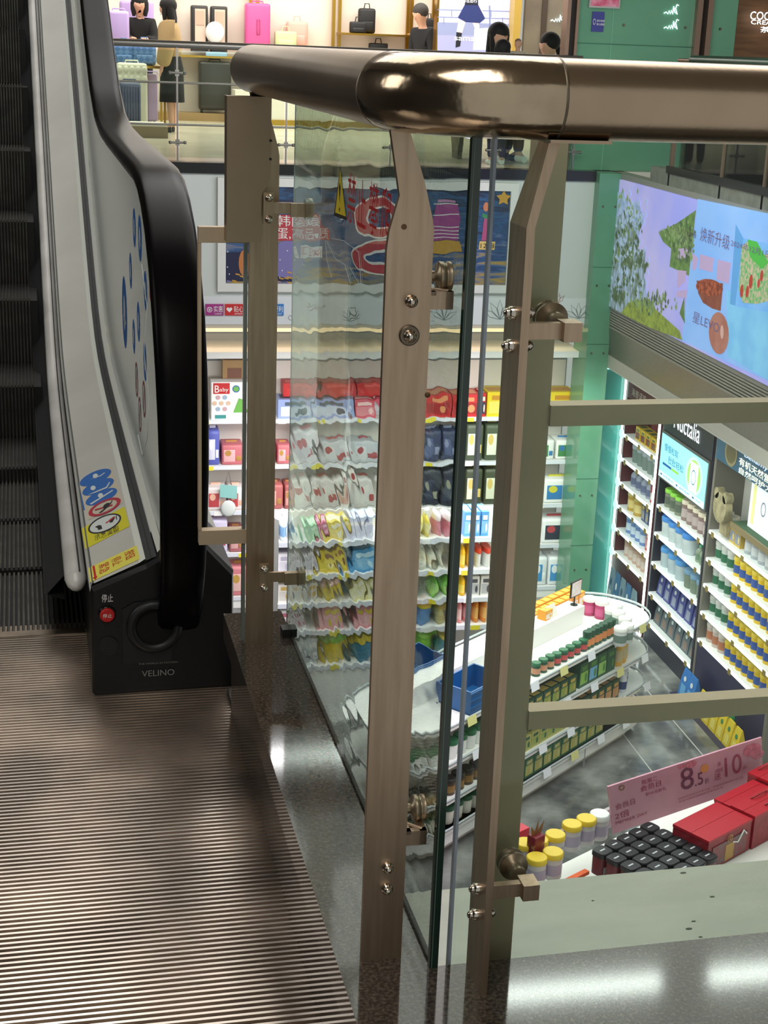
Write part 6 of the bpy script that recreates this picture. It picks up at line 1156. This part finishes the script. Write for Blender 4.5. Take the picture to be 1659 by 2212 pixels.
        if hair == 'tail':
            p = hc-F*(.11*k); mb.ball((p.x, p.y, p.z-.02*k), .035*k, hm, 8, 6); mb.tube([(p.x, p.y, p.z-.02*k), (p.x-F.x*.05*k, p.y-F.y*.05*k, p.z-.12*k), (p.x-F.x*.04*k, p.y-F.y*.04*k, p.z-.26*k)], [.03*k, .034*k, .01*k], hm, 8)
    mb.build('hair', t)
    fc = Vector(N_['head'][:3])+F*(.072*k); mb = MB()
    for s in (-1, 1): q = fc+S*(s*.03*k)+Vector((0, 0, .035*k)); mb.ball(tuple(q), (.011*k, .011*k, .006*k), M('eye_dark', '1c1412', .3), 8, 6); q2 = q+Vector((0, 0, .018*k)); mb.ball(tuple(q2), (.016*k, .012*k, .004*k), hair_m, 8, 4)
    mb.build('eyes', t); mb = MB(); q = fc+Vector((0, 0, -.03*k))+F*.008*k; mb.ball(tuple(q), (.012*k, .010*k, .004*k), M('lips', 'b87068', .5), 10, 6); mb.build('mouth', t)
    return t
def px_at(px, py, y): return at(px, py, 'y', y)
p = px_at(372, 270, 20.9); person('woman in a beige sweater and black skirt standing with her back half turned', p.x, 20.9, 1.68, 165, 'stand', 'b09468', ('skirt', '1c1c1e'), 'long', lean=.06, nod=.01, wide=True)
p = px_at(303, 60, 22.95); person('woman with black bob and black top bending over the gold table', p.x, 22.95, 1.76, -95, 'stand', '141416', ('trousers', '1a1a1e'), 'bob', lean=.10, nod=.04, arms='front')
p = px_at(921, 40, 23.2); person('grey haired man bending behind the lit picture', p.x, 23.2, 1.80, -150, 'stand', '1c1c20', ('trousers', '2a2a2e'), 'grey', lean=.12, nod=.04)
bn = thing('bench', 'low bench behind the rail of the far balcony under the seated group', 'bench', (4.6, 17.25, 0)); mb = MB(); mb.box((4.15, 17.12, .40), (5.35, 17.5, .44), M('bench_wood', '6c5844', .5)); mb.build('seat', bn)
for x in (4.2, 5.25): mb = MB(); mb.box((x, 17.1, 0), (x+.05, 17.45, .40), steel_dull); mb.build('leg', bn)
p = px_at(1076, 70, 17.2); person('woman in white seated on the bench holding a baby', p.x, 17.22, 1.84, -80, 'sit', 'e4e0d8', ('trousers', '202024'), 'long', shoe='e8e8e8', arms='front', nod=.03)
p = px_at(1118, 96, 16.95); person('baby held beside the woman in white', p.x, 16.93, .78, -85, 'sit', 'c8b8a8', ('trousers', '8c98a8'), 'bald', z0=.72)
p = px_at(1083, 100, 16.4); person('black haired child standing in front of the woman in white', p.x, 16.35, 1.29, 95, 'stand', '20242c', ('trousers', '24283a'), 'bob', shoe='e8e8e8')
p = px_at(1193, 90, 17.1); person('woman with a ponytail seated and looking down to the left', p.x+.03, 17.22, 1.74, -165, 'sit', '30343c', ('trousers', '1e1e22'), 'tail', nod=.03)
for k_, o_ in list(PR.items()):
    if o_.name not in USED: bpy.data.objects.remove(o_)
